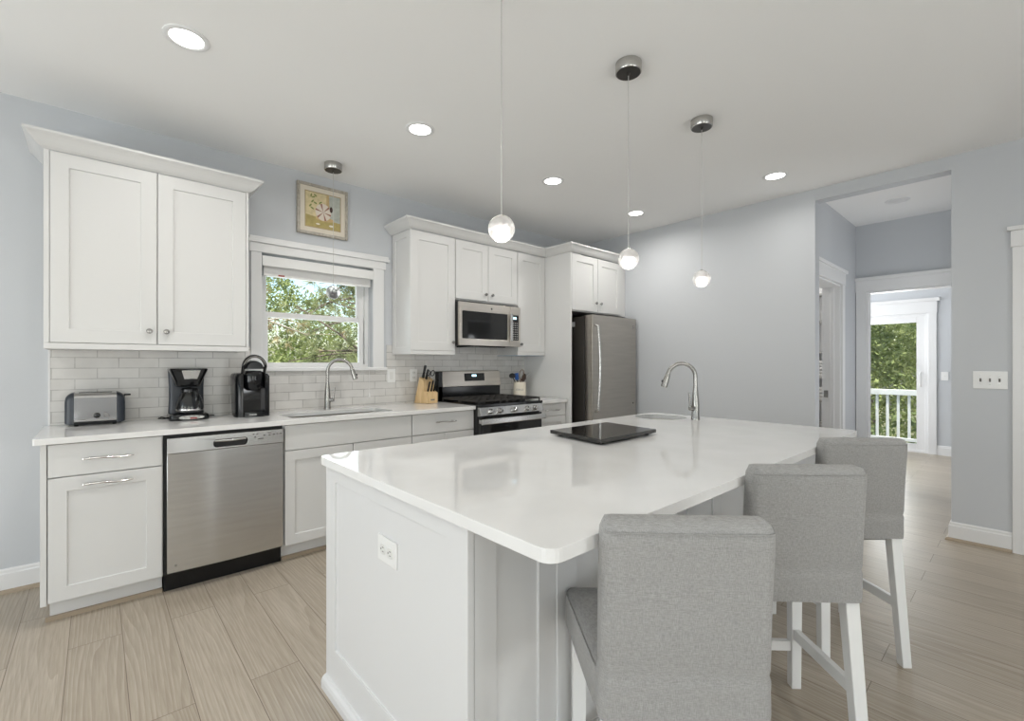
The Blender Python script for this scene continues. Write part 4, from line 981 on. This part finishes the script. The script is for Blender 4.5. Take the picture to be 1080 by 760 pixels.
build('switch', MB().box(CX + 0.000, CX + 0.036, CY - 0.1085, CY - 0.105, Z0 + 0.010, Z0 + 0.019), M['red'], bs_, 0.002)
mb = MB()
for i in range(4): mb.lathe([(0.004, 0), (0.004, -0.001), (0.0005, -0.001)], (CX - 0.030 + i * 0.026, CY - 0.1055, Z0 + 0.025), 10, 'y')
build('buttons', mb, M['ink'], bs_)
build('power_cord', MB().tube([(CX + 0.10, CY + 0.06, Z0 + 0.02), (CX + 0.125, CY + 0.075, Z0 + 0.008), (CX + 0.16, CY + 0.09, Z0 + 0.006)], 0.004, 8).tube([(CX - 0.10, CY + 0.03, Z0 + 0.012), (CX - 0.13, CY + 0.02, Z0 + 0.010), (CX - 0.150, CY + 0.03, Z0 + 0.012), (CX - 0.135, CY + 0.045, Z0 + 0.018), (CX - 0.11, CY + 0.06, Z0 + 0.01)], 0.0045, 8), M['black'], k, smooth=True)

# pod coffee machine
k = thing('pod_coffee_machine', 'glossy black pod coffee machine with rounded handle, before the window', 'coffee maker', (0.80, 3.61, Z0))
CX, CY = 0.803, 3.62
sec = []
build('body', MB().rings([[(p[0], p[1], z) for p in rrect(CX - wd, CX + wd, CY - f_, CY + 0.13, 0.045, 6)] for z, wd, f_ in ((Z0, 0.096, 0.03), (Z0 + 0.01, 0.098, 0.032), (Z0 + 0.15, 0.104, 0.036), (Z0 + 0.24, 0.108, 0.04), (Z0 + 0.275, 0.108, 0.04), (Z0 + 0.292, 0.100, 0.034), (Z0 + 0.298, 0.082, 0.02))]), M['black'], k, smooth=True)
for sx in (-1, 1):
    build('side_fin', MB().rings([[(CX + sx * a_, y, z) for a_, y in ((0.066, CY - 0.10), (0.082, CY - 0.098), (0.098, CY - 0.085), (0.106, CY - 0.05), (0.106, CY), (0.066, CY))] for z in (Z0, Z0 + 0.14, Z0 + 0.275)] + [[(CX + sx * a_, y, Z0 + 0.293) for a_, y in ((0.066, CY - 0.085), (0.080, CY - 0.083), (0.090, CY - 0.07), (0.096, CY - 0.045), (0.096, CY), (0.066, CY))]]), M['black'], k, smooth=True)
build('back_wall', MB().box(CX - 0.067, CX + 0.067, CY - 0.045, CY - 0.03, Z0 + 0.03, Z0 + 0.19), M['black_glass'], k)
build('brew_head', MB().lathe([(0.038, 0.178), (0.055, 0.195), (0.060, 0.24), (0.062, 0.275), (0.058, 0.30), (0.05, 0.312), (0.002, 0.315)], (CX + 0.004, CY - 0.055, Z0), 30), M['black'], k, smooth=True)
build('lid', MB().rings([[(CX + 0.06 * math.cos(a_) * s1, CY - 0.12 + d_, Z0 + 0.325 + 0.058 * math.sin(a_) * s1) for a_ in [PI * q / 12 for q in range(13)]] for d_, s1 in ((0.0, 0.8), (0.008, 0.92), (0.03, 1.0), (0.11, 1.0), (0.14, 0.8))]), M['black'], k, smooth=True)
arcp = [(CX + 0.068 * math.cos(PI * (0.96 - q * 0.92 / 16)), CY - 0.105, Z0 + 0.335 + 0.078 * math.sin(PI * (0.96 - q * 0.92 / 16))) for q in range(17)]
build('handle', MB().tube([(CX - 0.066, CY - 0.07, Z0 + 0.295)] + arcp + [(CX + 0.066, CY - 0.07, Z0 + 0.295)], 0.010, 10), M['black'], k, smooth=True)
build('handle_trim', MB().tube([(x, y - 0.008, z - 0.004) for x, y, z in arcp[1:-1]], 0.004, 8), M['nickel'], k, smooth=True)
build('drip_tray', MB().rings([[(p[0], p[1], z) for p in rrect(CX - 0.063, CX + 0.063, CY - 0.125, CY - 0.03, 0.02, 5)] for z in (Z0, Z0 + 0.028, Z0 + 0.032)]), M['black'], k, smooth=True)
build('badge', MB().box(CX - 0.038, CX + 0.008, CY - 0.1262, CY - 0.125, Z0 + 0.013, Z0 + 0.022), M['nickel'], k)

# knife block with knives and scissors
kb = thing('knife_block', 'light wooden knife block between outlet and range', 'knife block', (2.27, 3.70, Z0))
KX, KY, KA = 2.250, 3.700, math.radians(-80)
def kp(a_, d_, z): # a along the lean (front = +), d across
    return (KX + a_ * math.cos(KA) - d_ * math.sin(KA), KY + a_ * math.sin(KA) + d_ * math.cos(KA), Z0 + z)
P1 = [(-0.075, 0.002), (0.052, 0.002), (0.052, 0.205), (-0.005, 0.240)]
P2 = [(0.052, 0.002), (0.100, 0.002), (0.100, 0.100), (0.052, 0.118)]
build('block', MB().rings([[kp(a_, d_, z) for a_, z in P1] for d_ in (-0.064, 0.064)]), M['blockwood'], kb, 0.003)
build('front_block', MB().rings([[kp(a_, d_, z) for a_, z in P2] for d_ in (-0.064, 0.064)]), M['blockwood'], kb, 0.003)
build('maker_mark', MB().rings([[kp(0.1002 + e_, d_, z) for e_, z in ((0, 0.028), (0.0008, 0.028), (0.0008, 0.040), (0, 0.040))] for d_ in (-0.020, 0.026)]), M['ink'], kb)
lean = Vector((kp(0.30, 0, 0)[0] - kp(0, 0, 0)[0], kp(0.30, 0, 0)[1] - kp(0, 0, 0)[1], 1.0)).normalized()
def knife(label, a_, d_, z, L, w=0.011, cat='knife', grp='knives in the wooden block'):
    p0 = Vector(kp(a_, d_, z))
    n_ = thing('kitchen_knife', label, cat, p0, grp)
    build('handle', MB().tube([p0 + lean * 0.004, p0 + lean * 0.012, p0 + lean * (L * 0.5), p0 + lean * (L * 0.9), p0 + lean * L], [w * 0.8, w, w * 0.85, w, w * 0.7], 10), M['black'], n_, smooth=True)
    build('blade', MB().tube([p0 - lean * 0.05, p0 + lean * 0.006], 0.0035, 6), M['steel'], n_)
knife('black-handled knife standing highest at the back of the wooden block', 0.004, -0.030, 0.226, 0.125, 0.013)
knife('black-handled knife in the upper slots beside the tallest one', 0.024, -0.010, 0.214, 0.100, 0.012)
knife('thin black-handled steak knife at the window side of the block front', 0.072, -0.032, 0.104, 0.100, 0.0085)
knife('thin black-handled steak knife in the middle of the block front', 0.072, 0.006, 0.104, 0.108, 0.009)
knife('thin black-handled steak knife at the range side of the block front', 0.072, 0.040, 0.104, 0.112, 0.009)
p0 = Vector(kp(0.022, 0.030, 0.216)); sc = thing('kitchen_scissors', 'black looped kitchen scissors standing in the wooden knife block', 'scissors', p0)
ax = Vector((math.cos(math.radians(-60)), math.sin(math.radians(-60)), 0)) * 0.0 + Vector((RX, RY, 0))
for s1 in (-1, 1):
    cpt = p0 + lean * 0.060 + ax * (0.020 * s1)
    loop = [cpt + ax * (0.017 * math.cos(q * PI / 8)) + lean * (0.026 * math.sin(q * PI / 8)) for q in range(17)]
    build('handle_loop', MB().tube(loop, 0.0045, 8), M['black'], sc, smooth=True)
build('blades', MB().tube([p0 - lean * 0.05, p0 + lean * 0.036], 0.006, 8), M['steel'], sc)

# utensil crock
UX, UY = 3.40, 3.66
cr = thing('utensil_crock', 'cream ceramic utensil crock with lettering, beyond the range', 'crock', (UX, UY, Z0))
build('crock_body', MB().lathe([(0.064, 0), (0.068, 0.004), (0.068, 0.160), (0.066, 0.164), (0.062, 0.160), (0.062, 0.01), (0.002, 0.008)], (UX, UY, Z0), 36), M['cream'], cr, smooth=True)
mbt = MB()
word = 'UTENSILS'
GL = {'U': [((0, 1), (0, .1)), ((0, .1), (.3, 0)), ((.3, 0), (.6, .1)), ((.6, .1), (.6, 1))], 'T': [((0, 1), (.6, 1)), ((.3, 1), (.3, 0))], 'E': [((0, 0), (0, 1)), ((0, 1), (.55, 1)), ((0, .5), (.45, .5)), ((0, 0), (.55, 0))], 'N': [((0, 0), (0, 1)), ((0, 1), (.6, 0)), ((.6, 0), (.6, 1))], 'S': [((.55, .9), (.1, 1)), ((.1, 1), (.05, .6)), ((.05, .6), (.55, .4)), ((.55, .4), (.5, 0)), ((.5, 0), (0, .1))], 'I': [((.3, 0), (.3, 1))], 'L': [((0, 1), (0, 0)), ((0, 0), (.5, 0))]}
a0 = math.atan2(-UY, -UX) - 0.62
for i, ch in enumerate(word):
    for (xa, za), (xb, zb) in GL[ch]:
        pts = []
        for q in (0, 0.5, 1):
            an = a0 + (i * 0.155) + (xa + (xb - xa) * q) * 0.16
            pts.append((UX + 0.0682 * math.cos(an), UY + 0.0682 * math.sin(an), Z0 + 0.075 + (za + (zb - za) * q) * 0.018))
        mbt.tube(pts, 0.0011, 5)
build('lettering', mbt, M['ink'], cr)
def utensil(name, label, x, y, tx, ty, L, m, head, hm=None):
    p0 = Vector((UX + x, UY + y, Z0 + 0.012)); dv = (Vector((UX + tx, UY + ty, Z0 + 0.165)) - p0).normalized()
    u = thing(name, label, 'utensil', p0, 'utensils in the cream crock')
    tip = p0 + dv * L
    build('handle', MB().tube([p0, tip], 0.005, 8), M[m], u, smooth=True)
    sd = Vector((RX, RY, 0)); sd = (sd - dv * sd.dot(dv)).normalized()
    fw = dv.cross(sd)
    def blade(w, h, th, rnd=True):
        rings = []
        for q in range(9):
            s_ = q / 8; ww = w * (math.sin(PI * min(max(s_, 0.06), 0.94)) ** 0.6 if rnd else (0.75 + 0.25 * s_))
            c_ = tip + dv * (h * s_)
            rings.append([c_ + sd * ww * math.cos(a_ * PI / 5) + fw * th * math.sin(a_ * PI / 5) for a_ in range(10)])
        return MB().rings(rings)
    if head == 'loop':
        lp = [tip + dv * (0.05 - 0.05 * math.cos(q * PI / 9)) + sd * 0.024 * math.sin(q * PI / 9) for q in range(19)]
        build('head', MB().tube(lp, 0.004, 8), M[hm or m], u, smooth=True)
    elif head == 'ladle':
        build('head', MB().sphere(tip + dv * 0.02 - fw * 0.0, 0.036, 16, 10, 0.8), M[hm or m], u, smooth=True)
    else:
        build('head', blade(*head), M[hm or m], u, smooth=True)
utensil('serving_ladle', 'dark round ladle leaning out of the crock towards the range', 0.02, 0.0, -0.055, 0.015, 0.225, 'black', 'ladle', 'black_matte')
utensil('silicone_spatula', 'bright blue spatula in the cream crock', 0.02, 0.01, -0.030, 0.0, 0.185, 'black', (0.026, 0.075, 0.006, False), 'blue')
utensil('looped_whisk', 'brown looped whisk in the middle of the crock', -0.01, 0.0, 0.004, -0.012, 0.185, 'brownwood', 'loop', 'brownwood')
utensil('serving_spoon', 'dark wooden spoon in the cream crock', -0.02, -0.01, 0.028, -0.020, 0.165, 'darkwood', (0.024, 0.085, 0.007), 'darkwood')
utensil('metal_spoon', 'shiny steel spoon handle rising highest in the crock', -0.03, 0.01, 0.034, 0.012, 0.25, 'chrome', (0.011, 0.05, 0.003), 'chrome')
tag(build('white_cord', MB().tube([(UX + 0.075, UY - 0.02, Z0 + 0.165), (UX + 0.085, UY - 0.0, Z0 + 0.195), (UX + 0.11, UY + 0.01, Z0 + 0.215), (UX + 0.15, UY + 0.03, Z0 + 0.235), (3.603, UY + 0.05, Z0 + 0.255)], 0.004, 8).tube([(UX + 0.075, UY - 0.02, Z0 + 0.165), (UX + 0.078, UY + 0.03, Z0 + 0.08), (UX + 0.085, UY + 0.04, Z0 + 0.004)], 0.004, 8), M['white_plastic'], None, smooth=True, loc=(UX + 0.1, UY, Z0 + 0.01)), 'thin white cord curving from the crock to the refrigerator panel', 'cord')

# linen shelves glimpsed through the hall doorway
s_ = thing('linen_shelves', 'white shelf unit glimpsed through the doorway in the hall', 'shelf', (6.0, 1.75, 0))
build('side', MB().box(6.0, 6.2, 1.44, 1.46, 0, 2.2).box(6.0, 6.2, 2.20, 2.22, 0, 2.2).box(6.19, 6.2, 1.46, 2.2, 0, 2.2), M['trim'], s_)
for z in (0.4, 0.62, 0.86, 1.12, 1.40, 1.75, 2.05): build('shelf', MB().box(6.0, 6.19, 1.46, 2.20, z - 0.012, z + 0.006), M['dim_wood'], s_)
for z, n_, w_ in ((0.866, 4, 'white'), (1.126, 5, 'pale')):
    for i in range(n_):
        tag(build('folded_towel', MB().box(6.01, 6.17, 1.50, 1.85, z + i * 0.037, z + i * 0.037 + 0.034), M['towel'], None, 0.012, loc=(6.09, 1.67, z + i * 0.037)), ('white folded towel stacked on the lower linen shelf' if w_ == 'white' else 'white folded towel stacked on the upper linen shelf'), 'towel', 'towels on the %s linen shelf' % ('lower' if w_ == 'white' else 'upper'))

# ------------------------------------------------------------------ outside
struct('ground', MB().box(-40, 60, -40, 60, -3.2, -3.0), M['soil'])
struct('deck', MB().box(8.92, 10.05, -1.2, 5.2, -0.16, -0.08), M['deckwood'])
rl = thing('deck_railing', 'white deck railing with square balusters outside the sliding door', 'railing', (9.9, 2.0, -0.08))
build('top_rail', MB().box(9.85, 9.94, -1.0, 5.0, 0.755, 0.845), M['trim'], rl, 0.004)
build('bottom_rail', MB().box(9.87, 9.92, -1.0, 5.0, 0.0, 0.05), M['trim'], rl, 0.003)
for i in range(43): build('baluster', MB().box(9.878, 9.912, -0.95 + i * 0.139, -0.916 + i * 0.139, 0.05, 0.756), M['trim'], rl)
for y in (-1.0, 1.95, 5.0): build('post', MB().box(9.845, 9.945, y - 0.05, y + 0.05, -0.08, 0.90), M['trim'], rl)

def leafy(label, x, y, zc, rx, ry, rz, n, size, m, hollow=0.55, cat='tree', name='leafy_tree', trunk=True, seed=1):
    rnd = random.Random(seed)
    t_ = thing(name, label, cat, (x, y, -3.0), 'trees outside')
    mb = MB()
    lobes = [(rnd.uniform(-.6, .6) * rx, rnd.uniform(-.6, .6) * ry, rnd.uniform(-.7, .7) * rz, rnd.uniform(0.35, 0.6)) for _ in range(14)]
    for _ in range(n):
        lx, ly, lz, ls = rnd.choice(lobes)
        while True:
            a_, b_, c_ = rnd.uniform(-1, 1), rnd.uniform(-1, 1), rnd.uniform(-1, 1)
            d2 = a_ * a_ + b_ * b_ + c_ * c_
            if hollow < d2 < 1: break
        p = Vector((x + lx + a_ * rx * ls, y + ly + b_ * ry * ls, zc + lz + c_ * rz * ls))
        u = Vector((rnd.gauss(0, 1), rnd.gauss(0, 1), rnd.gauss(0, 1))).normalized()
        v_ = u.cross(Vector((rnd.gauss(0, 1), rnd.gauss(0, 1), rnd.gauss(0, 1)))).normalized()
        s_ = size * rnd.uniform(0.6, 1.3)
        mb.add([p - u * s_, p + v_ * s_ * 0.45, p + u * s_, p - v_ * s_ * 0.45], [(0, 1, 2, 3)])
    build('foliage', mb, M[m], t_)
    if trunk: build('trunk', MB().tube([(x, y, -3.0), (x + 0.1, y, -1.6), (x, y + 0.1, zc - rz * 0.3)], [0.13, 0.10, 0.03], 10), M['bark'], t_, smooth=True)
leafy('sunlit bushy green tree beyond the deck railing', 13.2, 2.3, 1.3, 1.5, 1.9, 2.2, 17000, 0.055, 'leaf', seed=3)
leafy('tall green tree behind the one at the deck railing', 17.5, 3.4, 2.0, 1.6, 2.6, 3.6, 12000, 0.08, 'leaf', seed=4)
leafy('dark green shrub below the deck railing', 11.2, 1.8, -1.3, 0.6, 2.0, 1.4, 6000, 0.07, 'leaf_dark', seed=5, cat='shrub', name='leafy_shrub', trunk=False)

def pine(label, x, y, seed, boughs, m='needle', pale=False, n_cl=70, z_lo=-0.5, z_hi=4.5, reach=2.4, aim=None):
    rnd = random.Random(seed)
    t_ = thing('pine_tree', label, 'tree', (x, y, -3.0), 'trees outside')
    bk = M['palebark' if pale else 'bark']
    build('trunk', MB().tube([(x, y, -3), (x + 0.05, y, 1), (x - 0.05, y, 5.5)], [0.20, 0.16, 0.06], 12), bk, t_, smooth=True)
    mb, nd = MB(), MB()
    for i in range(boughs):
        z = z_lo + (z_hi - z_lo) * i / max(1, boughs - 1) + rnd.uniform(-.15, .15)
        a_ = rnd.uniform(0, 2 * PI) if aim is None else aim + rnd.gauss(0, 0.45); L = reach * rnd.uniform(0.6, 1.1) * (1.15 - 0.1 * max(z, 0))
        pts = []; cx = Vector((x, y, z)); d_ = Vector((math.cos(a_), math.sin(a_), rnd.uniform(0.0, 0.4)))
        for q in range(8):
            pts.append(cx.copy()); cx = cx + d_ * (L / 7); d_ = (d_ + Vector((rnd.uniform(-.25, .25), rnd.uniform(-.25, .25), rnd.uniform(-.22, .12)))).normalized()
        mb.tube(pts, [0.035 * (1 - q / 8.5) + 0.004 for q in range(8)], 7)
        for _ in range(int(n_cl / 8)):
            q = rnd.uniform(2.0, 6.99); i0 = int(q); p = pts[i0].lerp(pts[i0 + 1], q - i0)
            p2 = p + Vector((rnd.gauss(0, .22), rnd.gauss(0, .22), rnd.gauss(0.02, .14)))
            mb.tube([p, p2], [0.007, 0.003], 5)
            tw = (p2 - p).normalized()
            for _ in range(46):
                nv = (tw * 0.7 + Vector((rnd.gauss(0, .6), rnd.gauss(0, .6), rnd.gauss(0, .6)))).normalized()
                s_ = p2 + Vector((rnd.gauss(0, .02), rnd.gauss(0, .02), rnd.gauss(0, .02)))
                e_ = s_ + nv * rnd.uniform(0.09, 0.17); sd = nv.cross(Vector((rnd.gauss(0, 1), rnd.gauss(0, 1), rnd.gauss(0, 1)))).normalized() * 0.0045
                nd.add([s_ - sd, s_ + sd, e_ + sd * .4, e_ - sd * .4], [(0, 1, 2, 3)])
    build('boughs', mb, bk, t_, smooth=True)
    build('needles', nd, M[m], t_)
pine('green pine with long drooping boughs outside the sink window', 4.6, 6.6, 11, 16, n_cl=120, aim=PI * 1.03, reach=3.2, z_lo=0.3, z_hi=3.4)
pine('golden-needled pine leaning in at the sink window top', 0.3, 9.0, 12, 9, 'needle_gold', True, 90, 1.2, 3.4, aim=-0.05, reach=2.8)
pine('dense green pine behind the others outside the sink window', 6.6, 11.0, 13, 18, n_cl=130, aim=PI, reach=3.6, z_lo=0.0, z_hi=4.5)
leafy('dark evergreen thicket far outside the sink window', 3.6, 13.6, 0.0, 2.4, 0.8, 1.6, 15000, 0.06, 'leaf', seed=8, cat='shrub', name='leafy_shrub', trunk=False)
leafy('light green tree far outside the sink window', 5.8, 17.0, 2.2, 3.0, 1.3, 2.6, 15000, 0.065, 'leaf', seed=9)
leafy('low bright shrub just under the sink window', 1.42, 5.3, 0.32, 0.35, 0.3, 1.0, 4000, 0.045, 'leaf', seed=10, cat='shrub', name='leafy_shrub', trunk=False)
